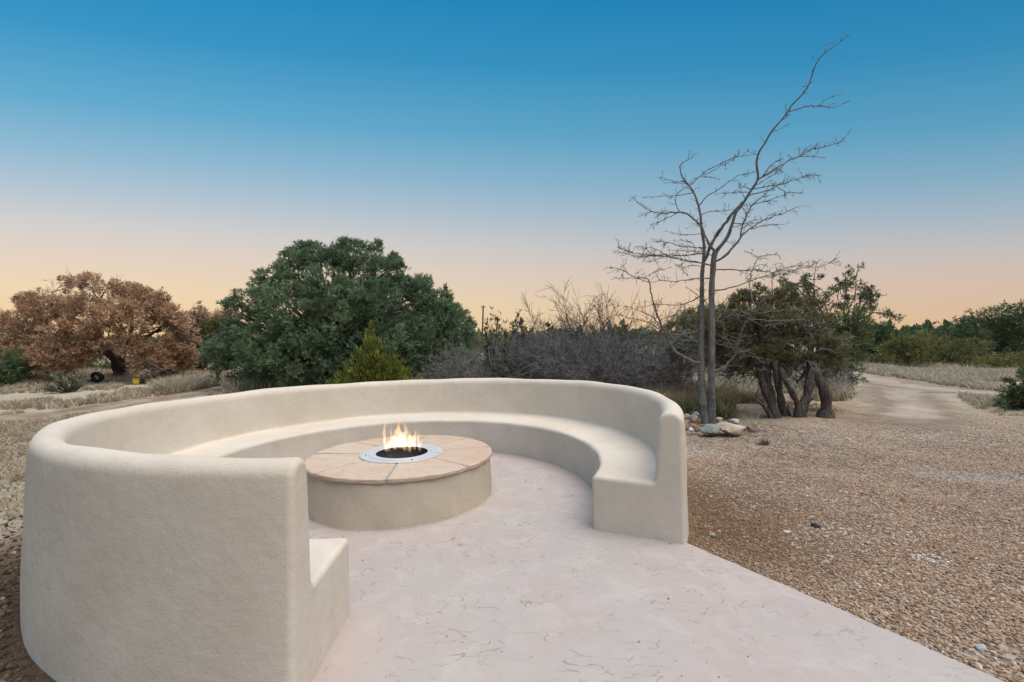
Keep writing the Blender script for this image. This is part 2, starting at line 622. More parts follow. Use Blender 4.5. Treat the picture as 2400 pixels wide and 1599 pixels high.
GZZ = GZ + hz(GXX, GYY)
nyy, nxx = GXX.shape
idx = np.arange(nyy * nxx).reshape(nyy, nxx)
quad = np.stack([idx[:-1, :-1], idx[:-1, 1:], idx[1:, 1:], idx[1:, :-1]], -1).reshape(-1, 4)
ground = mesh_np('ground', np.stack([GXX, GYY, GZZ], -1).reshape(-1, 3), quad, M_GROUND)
tag(ground, 'dry pinkish tan dirt and gravel ground spreading out to the trees', kind='structure')


def gz(x, y):
    return GZ + float(hz(np.array(x), np.array(y)))


# far mountain ridge, distance haze painted in as its blue grey colour
M_HILL = m_plain('far_mountain_haze_blue', (0.16, 0.19, 0.24), 1.0, 0, 0.35, 0.004)
xs = np.linspace(-3200, 3200, 160)
rs = R_(3)
prof = sum(rs.rand() * np.sin(xs * f + rs.rand() * 6) for f in (0.0016, 0.0031, 0.0057, 0.011, 0.021)) * 8 + 26
prof = np.clip(prof, 8, None) + 52 * np.exp(-((xs - 800) / 120) ** 2) + 30 * np.exp(-((xs - 1010) / 90) ** 2)
rows = [(2450, 0.0), (2550, 0.55), (2650, 1.0), (2800, 0.7), (3100, 0.0)]
HV = np.concatenate([np.stack([xs, np.full_like(xs, y) + 25 * np.sin(xs * 0.02), prof * k - 1], 1) for y, k in rows])
n_ = len(xs)
HQ = np.concatenate([np.stack([np.arange(n_ - 1) + r * n_, np.arange(1, n_) + r * n_, np.arange(1, n_) + (r + 1) * n_, np.arange(n_ - 1) + (r + 1) * n_], 1) for r in range(4)])
tag(mesh_np('mountain', HV, HQ, M_HILL), 'low blue grey mountain ridge far beyond the trees', kind='structure')


def ribbon(name, pts, widths, m, label, lift, n=60):
    P = resample([list(p[:2]) + [w] for p, w in zip(pts, widths)], n)
    T = norm(np.gradient(P[:, :2], axis=0))
    Nn = np.stack([-T[:, 1], T[:, 0]], 1)
    rr = R_(len(name))
    jit = 1 + 0.25 * np.sin(np.arange(n) * 0.9 + rr.rand() * 6) * 0.5 + rr.normal(0, 0.06, n)
    acr = np.array([-1, -0.66, -0.4, 0, 0.4, 0.66, 1])
    V = np.concatenate([np.c_[P[:, :2] + Nn * (a * P[:, 2:3] * 0.5 * jit[:, None]), np.zeros(n)] for a in acr])
    V[:, 2] = GZ + hz(V[:, 0], V[:, 1]) + lift
    Q = np.concatenate([np.stack([np.arange(n - 1) + r * n, np.arange(1, n) + r * n, np.arange(1, n) + (r + 1) * n, np.arange(n - 1) + (r + 1) * n], 1) for r in range(6)])
    ed = np.repeat(1 - np.abs(acr), n)
    ed = np.minimum(ed, np.tile(np.clip(np.minimum(np.arange(n), n - 1 - np.arange(n)) / 12.0, 0, 1), 7))
    o = mesh_np(name, V, Q, m, tint=np.stack([ed, np.abs(np.repeat(acr, n)), np.zeros(7 * n)], 1))
    return tag(o, label, kind='structure')


ribbon('dirt_track', [gp(1925, 868), gp(2010, 884), gp(2110, 902), gp(2260, 918), gp(2480, 930), gp(2800, 940)], [3.2, 3.4, 3.6, 3.8, 4.0, 4.0], M_TRACK,
       'pale two rut dirt track curving out of the trees on the right', 0.012)
ribbon('footpath', [gp(2105, 905), gp(2118, 930), gp(2140, 955), gp(2130, 985), gp(2060, 1010)], [3.0, 2.6, 2.4, 2.6, 1.6], M_TRACK,
       'bare worn dirt path leading down from the track to the gravel', 0.018)
M_RED = m_plain('red_dirt', (0.30, 0.20, 0.135), 0.95, 0, 0.3, 1.6, 0.6, 30, (0.40, 0.30, 0.22))
soft_edge(M_RED)
ribbon('dirt_path', [gp(-420, 1022), gp(0, 985), gp(240, 957), gp(420, 930), gp(560, 905)], [2.2, 2.0, 2.0, 2.4, 2.6], M_RED,
       'reddish brown dirt lane crossing the straw behind the bench wall', 0.012)

# patio slab
CX, CY = -1.05, 4.44


def smooth_interp(th, kx, ky, sig=7):
    """periodic-ish smooth interpolation in degrees"""
    g = np.arange(-60, 321)
    y = np.interp(g, kx, ky)
    k = np.exp(-0.5 * (np.arange(-25, 26) / sig) ** 2)
    y = np.convolve(np.pad(y, 25, mode='edge'), k / k.sum(), 'valid')
    return np.interp(th, g, y)


edge = []
for t in np.linspace(-20, 250, 90):
    edge.append((CX + 2.48 * math.cos(math.radians(t)), CY + 2.48 * math.sin(math.radians(t))))
edge += [(-1.0, 2.06), (-0.98, 1.80), (-1.0, 0.6), (-1.2, -3.2), (4.6, -3.2), (4.55, -1.6)]
right = [gp(2700, 1745, 0), gp(2363, 1599, 0), gp(1985, 1433, 0), gp(1607, 1270, 0)]
right = resample([[p[0], p[1]] for p in right], 60)
rr = R_(8)
right[:-3] += rr.normal(0, 0.0016, right[:-3].shape) + 0.0015 * np.sin(np.arange(57) * 0.7)[:, None]
edge += [tuple(p) for p in right]
ne = len(edge)
ev = np.array(edge)
ctr = np.array([0.5, 2.2])
rings = [(0.0, 0.0), (0.0, -0.004)]
inset = []
E3 = np.c_[ev, np.zeros(ne)]
nrm = np.stack([np.gradient(ev[:, 1]), -np.gradient(ev[:, 0])], 1)
nrm = norm(nrm)
V = [np.c_[ev - nrm * 0.012, np.full(ne, 0.0)], np.c_[ev - nrm * 0.004, np.full(ne, -0.003)], np.c_[ev, np.full(ne, -0.012)], np.c_[ev, np.full(ne, -0.16)]]
Q = []
for r in range(3):
    i = np.arange(ne)
    j = (i + 1) % ne
    Q.append(np.stack([i + r * ne, i + (r + 1) * ne, j + (r + 1) * ne, j + r * ne], 1))
patio = mesh_np('patio', np.concatenate(V), [np.concatenate(Q), np.arange(ne)[None]], M_PATIO, smooth=False)
tag(patio, 'pinkish stamped concrete patio slab with thin scratch marks', kind='structure')


# ================================================================== CURVED BENCH
def build_bench():
    root = empty('curved_bench', (CX, CY, 0), 'horseshoe shaped cream stucco bench wall wrapping around the fire pit', 'bench')
    a0, a1 = -23.2, 271.6
    K = {
        'Rs': ([-60, -25, -6, 21, 42, 96, 150, 180, 230, 272, 320], [1.86, 1.86, 1.89, 1.94, 1.975, 2.0, 1.985, 1.965, 1.90, 1.85, 1.85]),
        'Rj': ([-60, -25, -15, 0, 19, 40, 80, 110, 150, 180, 222, 250, 272, 320], [2.365, 2.365, 2.38, 2.46, 2.56, 2.625, 2.63, 2.57, 2.52, 2.48, 2.395, 2.37, 2.365, 2.365]),
        'Ro': ([-60, -25, -10, 10, 40, 80, 110, 150, 180, 222, 245, 272, 320], [2.60, 2.60, 2.66, 2.76, 2.89, 2.90, 2.85, 2.79, 2.73, 2.64, 2.60, 2.59, 2.59]),
        'Hw': ([-60, -25, 0, 30, 50, 67, 97, 137, 165, 180, 215, 240, 272, 320], [1.01, 1.01, 1.012, 1.012, 1.01, 0.995, 0.977, 0.975, 0.98, 0.995, 1.045, 1.065, 1.075, 1.075]),
    }
    er = 0.032                                              # rounding of the two free ends
    step = math.degrees(er / 2.3)
    th = np.linspace(a0, a1, 190)
    ends = [(s, er * (1 - math.cos(s)), er * (1 - math.sin(s))) for s in np.linspace(0, PI / 2, 6)]
    stations = []                                           # (theta, inward offset, tangential shift)
    for s in np.linspace(PI / 2, 0, 6):
        stations.append((a0, er * (1 - math.cos(s)), -er * math.sin(s)))
    for t in th[1:-1]:
        stations.append((t, 0.0, 0.0))
    for s in np.linspace(0, PI / 2, 6):
        stations.append((a1, er * (1 - math.cos(s)), er * math.sin(s)))
    HS, ZB = 0.45, -0.14

    def profile(t):
        Rs, Rj, Ro, Hw = (float(smooth_interp(t, *K[k])) for k in ('Rs', 'Rj', 'Ro', 'Hw'))
        pts = []
        for z in np.linspace(ZB, HS - 0.05, 7):
            pts.append((Rs + 0.012 * z, z))
        for a in np.linspace(0, PI / 2, 6)[1:]:
            pts.append((Rs + 0.047 - 0.045 * math.cos(a), HS - 0.047 + 0.045 * math.sin(a)))
        for f in np.linspace(0, 1, 7)[1:]:
            pts.append((Rs + 0.047 + (Rj - 0.035 - Rs - 0.047) * f, HS - 0.002 + 0.004 * f))
        for a in np.linspace(0, PI / 2, 5)[1:]:
            pts.append((Rj - 0.035 + 0.035 * math.sin(a), HS + 0.035 - 0.035 * math.cos(a)))
        nj = len(pts) - 3                                   # index of the crease
        top_in = Rj + 0.035
        top_out = Ro - 0.035
        cr = min(0.088, (top_out - top_in) / 2 - 0.004)
        for f in np.linspace(0, 1, 8)[1:]:
            z = HS + 0.035 + (Hw - cr - HS - 0.035) * f
            pts.append((Rj + 0.035 * f, z))
        for a in np.linspace(0, PI / 2, 8)[1:]:
            pts.append((top_in + cr - cr * math.cos(a), Hw - cr + cr * math.sin(a)))
        for a in np.linspace(0, PI / 2, 8):
            pts.append((top_out - cr + cr * math.sin(a), Hw - cr + cr * math.cos(a)))
        for f in np.linspace(0, 1, 14)[1:]:
            z = Hw - cr + (ZB - Hw + cr) * f
            pts.append((top_out + 0.035 * f, z))
        return np.array(pts), nj, Rj

    rows = []
    for t, off, tan in stations:
        P, nj, Rj = profile(t)
        d = np.gradient(P, axis=0)
        n2 = norm(np.stack([-d[:, 1], d[:, 0]], 1))         # outward (towards air)
        # direction check: first points face the pit (-r)
        if n2[2, 0] > 0: n2 = -n2
        # hand trowelled unevenness
        q = np.radians(t)
        wob = 0.0045 * np.sin(3.1 * q * 2 + P[:, 1] * 5) + 0.004 * np.sin(11 * q + P[:, 0] * 6 + 2 * P[:, 1]) + 0.0025 * np.sin(23 * q - 9 * P[:, 1] + 1)
        P2 = P - n2 * off + n2 * wob[:, None]
        ca, sa = math.cos(q), math.sin(q)
        rows.append(np.stack([CX + P2[:, 0] * ca - tan * sa, CY + P2[:, 0] * sa + tan * ca, P2[:, 1]], 1))
    nst, npf = len(rows), len(rows[0])
    W = np.stack(rows)

    def part(name, lo, hi, cap):
        Vv = W[:, lo:hi].reshape(-1, 3)
        m_ = hi - lo
        i = np.arange(nst - 1)[:, None] * m_
        k = np.arange(m_ - 1)[None]
        q = np.stack([i + k, i + k + 1, i + m_ + k + 1, i + m_ + k], -1).reshape(-1, 4)
        faces = [q]
        Vv = [Vv]
        n0 = nst * m_
        for st_, flip in ((0, False), (nst - 1, True)):
            loop = list(W[st_, lo:hi])
            base = W[st_, npf - 1] if cap == 'seat' else W[st_, 0]
            jn = W[st_, hi - 1] if cap == 'seat' else W[st_, lo]
            foot = np.array([jn[0], jn[1], ZB])
            if cap == 'seat': loop = loop + [foot]
            else: loop = [foot] + loop
            Vv.append(np.array(loop))
            ii = np.arange(n0, n0 + len(loop))
            faces.append((ii if flip else ii[::-1])[None])
            n0 += len(loop)
        o = mesh_np(name, np.concatenate(Vv), faces, M_STUCCO, root)
        return o

    _, nj, _ = profile(0)
    part('seat', 0, nj + 1, 'seat')
    part('backrest', nj, npf, 'back')
    return root


bench = build_bench()


# ================================================================== FIRE PIT
PCX, PCY = -1.172, 4.628
pit = empty('fire_pit', (PCX, PCY, 0), 'low round stucco fire pit topped with pink flagstone slabs', 'fire pit')


def ring_r(t, kx, ky):
    t = (t + 180) % 360 - 180
    return np.interp(t, kx, ky, period=360)


RT = lambda t: ring_r(t, [-156, -104, -85, -35, 0, 40, 81, 125, 143, 179], [0.93, 0.893, 0.875, 0.905, 0.94, 0.935, 0.885, 0.862, 0.875, 0.915])
RB = lambda t: ring_r(t, [-134, -105, -92, -73, -53, -33, -12, 60, 150], [0.942, 0.955, 0.95, 0.932, 0.925, 0.933, 0.944, 0.90, 0.92])
tt = np.linspace(-180, 180, 121)[:-1]
zs = [-0.05, 0.0, 0.04, 0.1, 0.18, 0.26, 0.33, 0.372, 0.380]
Vd, nd_ = [], len(tt)
for z in zs:
    f = max(0, min(1, z / 0.38))
    rad = RB(tt) * (1 - f) + (RT(tt) - 0.012) * f + 0.004 * np.sin(np.radians(tt) * 5 + z * 9) + 0.003 * np.sin(np.radians(tt) * 13 + z * 14)
    Vd.append(np.stack([PCX + rad * np.cos(np.radians(tt)), PCY + rad * np.sin(np.radians(tt)), np.full(nd_, z)], 1))
Vd.append(np.stack([PCX + 0.30 * np.cos(np.radians(tt)), PCY + 0.30 * np.sin(np.radians(tt)), np.full(nd_, 0.380)], 1))
Qd = []
for r in range(len(zs)):
    i = np.arange(nd_)
    j = (i + 1) % nd_
    Qd.append(np.stack([i + r * nd_, j + r * nd_, j + (r + 1) * nd_, i + (r + 1) * nd_], 1))
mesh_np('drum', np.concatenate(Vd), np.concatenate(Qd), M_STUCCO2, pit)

# flagstones, one object each, with recessed mortar between
joints = [(-131, -138), (-84.5, -83), (-35, -30), (15.5, 19), (49, 47), (84, 87), (143, 139), (179, 180.5)]


def m_flag():
    m, nt, bs = mat('pink_flagstone')
    b = NB(nt)
    p = geo_pos(b)
    oi = b.n('ShaderNodeObjectInfo').outputs['Random']
    tintc = b.ramp(oi, [(0.0, (0.53, 0.345, 0.24)), (0.35, (0.575, 0.43, 0.32)), (0.7, (0.55, 0.37, 0.262)), (1.0, (0.58, 0.445, 0.34))])
    off = b.n('ShaderNodeVectorMath', {0: p, 1: b.n('ShaderNodeCombineXYZ', {0: b.math('MULTIPLY', oi, 31.0), 1: 0.0, 2: 0.0}).outputs[0]}, operation='ADD').outputs[0]
    st = b.n('ShaderNodeMapping', {'Vector': off, 'Rotation': (0, 0, 0.35), 'Scale': (2.2, 6.0, 30.0)}).outputs[0]
    n = b.noise(1.2, 5, 0.6, st, 0.7)
    c = b.mix(b.math('MULTIPLY', b.rng(n, 0.4, 0.7), 0.6), tintc, (0.57, 0.475, 0.375))
    c = b.mix(b.math('MULTIPLY', b.rng(b.noise(3.0, 4, 0.6, off), 0.5, 0.7), 0.32), c, (0.52, 0.33, 0.21))
    ln = b.noise(2.2, 3, 0.5, st, 0.6)
    line = b.rng(b.math('ABSOLUTE', b.math('SUBTRACT', ln, 0.52)), 0.018, 0.003)
    c = b.mix(b.math('MULTIPLY', line, 0.25), c, (0.34, 0.21, 0.14))
    gsp = b.rng(b.noise(140, 2, 0.7, p), 0.62, 0.75)
    c = b.mix(b.math('MULTIPLY', gsp, 0.3), c, (0.35, 0.24, 0.18))
    nt.links.new(c, bs.inputs['Base Color'])
    nt.links.new(b.bump(b.math('ADD', b.math('MULTIPLY', n, 0.6), b.math('SUBTRACT', b.math('MULTIPLY', b.noise(40, 4, 0.6, p), 0.4), b.math('MULTIPLY', line, 0.4))), 0.5, 0.012), bs.inputs['Normal'])
    bs.inputs['Roughness'].default_value = 0.7
    return m


M_FLAG = m_flag()
RIN = 0.395
rs = R_(21)
ZT, ZU = 0.419, 0.3815
for k in range(8):
    o0, i0 = joints[k]
    o1, i1 = joints[(k + 1) % 8]
    if o1 < o0: o1 += 360
    if i1 < i0: i1 += 360
    wo, wi = math.degrees(0.011 / 0.9), math.degrees(0.008 / RIN)
    top, und = [], []
    zt = ZT + rs.normal(0, 0.0015)
    nA, nR = 12, 5
    grid = []
    for ir in range(nR):
        f = ir / (nR - 1)
        row = []
        for ia in range(nA):
            g = ia / (nA - 1)
            ang_o = o0 + wo + (o1 - o0 - 2 * wo) * g
            ang_i = i0 + wi + (i1 - i0 - 2 * wi) * g
            ang = ang_i * (1 - f) + ang_o * f
            wobb = 0.5 * math.sin(5 * f + k * 2.1) * (1 if ia in (0, nA - 1) else 0)
            ro = float(RT(ang)) + 0.010 + rs.normal(0, 0.0035)
            rad = RIN * (1 - f) + ro * f
            a = math.radians(ang + wobb * 0.5)
            row.append((PCX + rad * math.cos(a), PCY + rad * math.sin(a)))
        grid.append(row)
    G = np.array(grid)
    cen = G.mean((0, 1))
    bev = 0.005
    inner = G.copy()
    ctr_dir = norm(cen - G)
    border = np.zeros((nR, nA), bool)
    border[0] = border[-1] = True
    border[:, 0] = border[:, -1] = True
    Tt = np.where(border[..., None], G + ctr_dir * bev, G)
    zt_arr = np.full((nR, nA), zt) + rs.normal(0, 0.0009, (nR, nA))
    Vt = np.c_[Tt.reshape(-1, 2), zt_arr.reshape(-1)]
    loop = [(0, j) for j in range(nA)] + [(i, nA - 1) for i in range(1, nR)] + [(nR - 1, j) for j in range(nA - 2, -1, -1)] + [(i, 0) for i in range(nR - 2, 0, -1)]
    li = np.array([a * nA + b_ for a, b_ in loop])
    Lp = G.reshape(-1, 2)[li]
    v1 = np.c_[Lp, np.full(len(li), zt - 0.006)]
    v2 = np.c_[Lp + rs.normal(0, 0.0025, Lp.shape), np.full(len(li), (zt + ZU) / 2) + rs.normal(0, 0.002, len(li))]
    v3 = np.c_[Lp + norm(cen - Lp) * 0.004, np.full(len(li), ZU) + np.abs(rs.normal(0, 0.002, len(li)))]
    Vv = np.concatenate([Vt, v1, v2, v3])
    n0 = nA * nR
    nl = len(li)
    ii = np.arange(n0).reshape(nR, nA)
    q = [np.stack([ii[:-1, :-1], ii[1:, :-1], ii[1:, 1:], ii[:-1, 1:]], -1).reshape(-1, 4)]
    a = np.arange(nl)
    b2 = (a + 1) % nl
    q.append(np.stack([li[a], li[b2], n0 + b2, n0 + a], 1))
    q.append(np.stack([n0 + a, n0 + b2, n0 + nl + b2, n0 + nl + a], 1))
    q.append(np.stack([n0 + nl + a, n0 + nl + b2, n0 + 2 * nl + b2, n0 + 2 * nl + a], 1))
    mesh_np('flagstone', Vv, np.concatenate(q), M_FLAG, pit, smooth=False)
M_MORTAR = m_plain('grey_mortar', (0.33, 0.31, 0.29), 0.95, 0, 0.2, 30, 0.5, 120)
for k in range(8):
    o0, i0 = joints[k]
    rings = []
    for f in np.linspace(0, 1, 6):
        ang = math.radians(i0 * (1 - f) + o0 * f) if k != 7 else math.radians(180.5 * (1 - f) + 179 * f)
        rad = RIN * (1 - f) + (float(RT(math.degrees(ang))) + 0.003) * f
        w = 0.022
        tx, ty = -math.sin(ang), math.cos(ang)
        px, py = PCX + rad * math.cos(ang), PCY + rad * math.sin(ang)
        zz = ZT - 0.006 + 0.001 * math.sin(9 * f + k)
        rings.append([(px - tx * w, py - ty * w, ZU - 0.001), (px - tx * w, py - ty * w, zz), (px + tx * w, py + ty * w, zz), (px + tx * w, py + ty * w, ZU - 0.001)])
    Vm = np.array(rings).reshape(-1, 3)
    q = []
    for r in range(5):
        for c_ in range(3):
            q.append((r * 4 + c_, r * 4 + c_ + 1, (r + 1) * 4 + c_ + 1, (r + 1) * 4 + c_))
    q.append((0, 1, 2, 3))
    q.append((20, 23, 22, 21))
    mesh_np('mortar_joint', Vm, np.array(q), M_MORTAR, pit, smooth=False)


# steel burner
def lathe(name, prof, m, parent, c=(PCX, PCY), seg=96, smooth=True, el=(1, 1)):
    a = np.arange(seg) * 2 * PI / seg
    V = np.concatenate([np.stack([c[0] + r * el[0] * np.cos(a), c[1] + r * el[1] * np.sin(a), np.full(seg, z)], 1) for r, z in prof])
    q = []
    i = np.arange(seg)
    j = (i + 1) % seg
    for r in range(len(prof) - 1):
        q.append(np.stack([i + r * seg, j + r * seg, j + (r + 1) * seg, i + (r + 1) * seg], 1))
    return mesh_np(name, V, np.concatenate(q), m, parent, smooth)


M_STEEL = m_plain('brushed_steel', (0.56, 0.553, 0.54), 0.5, 0.2, 0.04, 6, 0.05, 200)
M_SOOT = m_plain('sooty_steel', (0.035, 0.033, 0.035), 0.6, 0.4, 0.4, 30)
M_LAVA = m_plain('black_lava', (0.03, 0.028, 0.032), 0.9, 0, 0.5, 40, 0.8, 60)
el = (1.0, 0.94)
sr = lathe('steel_ring', [(0.338, 0.427), (0.339, 0.4245), (0.342, 0.4245), (0.344, 0.427), (0.426, 0.427), (0.4285, 0.425), (0.4285, 0.4205), (0.425, 0.4195)], M_STEEL, pit, el=el, smooth=False)
lathe('rim', [(0.268, 0.31), (0.268, 0.427), (0.272, 0.430), (0.334, 0.430), (0.337, 0.4275), (0.337, 0.4215)], M_STEEL, pit, el=el, smooth=False)
lathe('burner_bowl', [(0.2665, 0.4262), (0.262, 0.33), (0.255, 0.325), (0.001, 0.322)], M_SOOT, pit, el=el)
Vb = Acc()
ico_v = None


def icosphere(sub=1):
    import bmesh
    bm = bmesh.new()
    bmesh.ops.create_icosphere(bm, subdivisions=sub, radius=1)
    v = np.array([x.co[:] for x in bm.verts])
    f = np.array([[x.index for x in ff.verts] for ff in bm.faces])
    bm.free()
    return v, f


IV1, IF1 = icosphere(1)
IV2, IF2 = icosphere(2)
IV3, IF3 = icosphere(3)
rs = R_(4)
for _ in range(260):
    r, a = 0.245 * math.sqrt(rs.rand()), rs.rand() * 2 * PI
    s = 0.008 + 0.009 * rs.rand()
    Vb.add(IV1 * s * (0.7 + 0.6 * rs.rand(3)) + rs.normal(0, s * 0.1, IV1.shape) + [PCX + r * math.cos(a), PCY + 0.94 * r * math.sin(a), 0.328 + 0.006 * rs.rand()], t=IF1)
lv = Vb.build('lava_rock', M_LAVA, pit, smooth=False)
tag(lv, kind='stuff')
bolts = [(-160, 0.365), (5, 0.30), (-62, 0.372)]
for a, r in bolts:
    a = math.radians(a)
    lathe('bolt', [(0.0001, 0.4335), (0.006, 0.4335), (0.0075, 0.432), (0.0075, 0.4272)], M_SOOT, pit, c=(PCX + r * math.cos(a), PCY + 0.94 * r * math.sin(a)), seg=10)
a = math.radians(-6)
lb = np.array([[-0.018, -0.008], [0.018, -0.008], [0.018, 0.008], [-0.018, 0.008]])
rt = np.array([[math.cos(1.2), -math.sin(1.2)], [math.sin(1.2), math.cos(1.2)]])
lb = lb @ rt.T + [PCX + 0.392 * math.cos(a), PCY + 0.94 * 0.392 * math.sin(a)]
mesh_np('plate', np.concatenate([np.c_[lb, np.full(4, 0.4272)], np.c_[lb, np.full(4, 0.4286)]]), np.array([[4, 5, 6, 7], [0, 1, 5, 4], [1, 2, 6, 5], [2, 3, 7, 6], [3, 0, 4, 7]]), m_plain('grey_plate', (0.30, 0.32, 0.34), 0.5, 0.3, 0.1), pit, smooth=False)


# fire: tongues filled with glowing gas
def m_flame(name, core):
    m = bpy.data.materials.new(name)
    m.use_nodes = True
    nt = m.node_tree
    nt.nodes.clear()
    b = NB(nt)
    out = b.n('ShaderNodeOutputMaterial')
    g = b.coord('Generated')
    z = b.n('ShaderNodeSeparateXYZ', {0: g}).outputs[2]
    p = geo_pos(b)
    st = b.n('ShaderNodeMapping', {'Vector': p, 'Scale': (30, 30, 7)}).outputs[0]
    n = b.noise(2.2, 2, 0.6, st)
    fade = b.ramp(z, [(0.0, (0.12,) * 3), (0.22, (0.7,) * 3), (0.5, (1.0,) * 3), (0.8, (0.62,) * 3), (1.0, (0.12,) * 3)])
    col = b.ramp(z, [(0.0, (1.0, 0.55, 0.22)), (0.3, (1.0, 0.72, 0.42)), (0.6, (1.0, 0.56, 0.22)), (1.0, (1.0, 0.40, 0.12))])
    s = b.math('MULTIPLY', b.math('MULTIPLY', b.rng(n, 0.36, 0.62, 0.12, 1.0), core), fade)
    e = b.n('ShaderNodeEmission', {'Color': col, 'Strength': s})
    nt.links.new(e.outputs[0], out.inputs['Volume'])
    m.cycles.volume_step_rate = 0.4 if hasattr(m.cycles, 'volume_step_rate') else 1
    return m


M_FLAME = m_flame('burning_gas', 13.0)
fire = empty('fire', (PCX, PCY, 0.33), 'orange gas flames rising from the round steel burner', 'fire')
rs = R_(17)
PXM = 1 / 4.708
tong = [((1000, 470), (997, 105), 46, -.10), ((1050, 480), (1072, 150), 26, -.12), ((1105, 455), (1140, 175), 70, 0.02), ((1165, 440), (1165, 122), 74, 0.05),
        ((1225, 470), (1212, 128), 62, -.03), ((1275, 478), (1252, 195), 58, -.12), ((1325, 455), (1325, 200), 46, 0.0), ((1380, 472), (1352, 190), 34, -.06),
        ((1190, 430), (1185, 230), 120, 0.12), ((1080, 430), (1090, 260), 70, 0.12), ((1290, 425), (1290, 270), 80, 0.14), ((1020, 470), (1040, 300), 50, -.05), ((1393, 460), (1393, 290), 24, 0.0)]
for (bx, by), (tx, ty), wd, dy in tong:
    Yf = PCY + dy
    b0 = at(690 + bx * PXM, 960 + by * PXM, Yf)
    t0 = at(690 + tx * PXM, 960 + ty * PXM, Yf + rs.normal(0, 0.02))
    b0[2] = max(b0[2], 0.335)
    rr0 = wd * PXM * Yf / F * 0.5
    n = 14
    f = np.linspace(0, 1, n)
    P = b0[None] * (1 - f[:, None]) + t0[None] * f[:, None]
    ph = rs.rand(2) * 6
    P[:, 0] += rr0 * 0.55 * np.sin(f * 7 + ph[0]) * f
    P[:, 1] += rr0 * 0.5 * np.sin(f * 6 + ph[1]) * f
    rad = rr0 * (0.55 + 0.9 * f) * np.clip(1 - f, 0, 1) ** 0.75 * 1.25 + 0.0008
    rad[0] = 0.0008
    V, q = tubes(P[None], rad[None], 10)
    mesh_np('flame', V, q, M_FLAME, fire)


# ================================================================== VEGETATION
def shoots(rs, C, A, L, W, M=9, spread=0.8, flat=1.0):
    """little sprays: every centre C with axis A carries M narrow leaf triangles"""
    N = len(C)
    A = norm(A)
    t = rs.rand(N, M)
    rnd = norm(rs.normal(0, 1, (N, M, 3)))
    d = norm(A[:, None] * (1.1 - spread * 0.4) + rnd * spread)
    base = C[:, None] + A[:, None] * (t * L[:, None])[..., None] * 0.8
    tip = base + d * (L[:, None] * (0.45 + 0.4 * rs.rand(N, M)))[..., None]
    side = norm(np.cross(d, rs.normal(0, 1, (N, M, 3)))) * (W[:, None] * (0.7 + 0.6 * rs.rand(N, M)))[..., None]
    mid = base * 0.6 + tip * 0.4
    V = np.stack([mid - side, mid + side, tip, base], 2)     # thin kite: two triangles
    n = N * M
    i = np.arange(n)[:, None] * 4
    T = np.concatenate([i + np.array([[0, 1, 2]]), i + np.array([[1, 0, 3]])])
    return V.reshape(-1, 3), T


def px_lobes(L, Y0, dcen=None, dome=0.0, rs=None):
    """outline lobes (px, py, r, dY): a centre at a real depth and a real radius"""
    out = []
    for l in L:
        px, py, r = l[:3]
        dy = l[3] if len(l) > 3 else 0.0
        if dcen is not None:
            cx, cy, ax, ay = dcen
            q = 1 - min(1, ((px - cx) / ax) ** 2 + ((py - cy) / ay) ** 2)
            dy -= dome * math.sqrt(q)
        Y = Y0 + dy
        out.append((at(px, py, Y), r * Y / F))
    return out


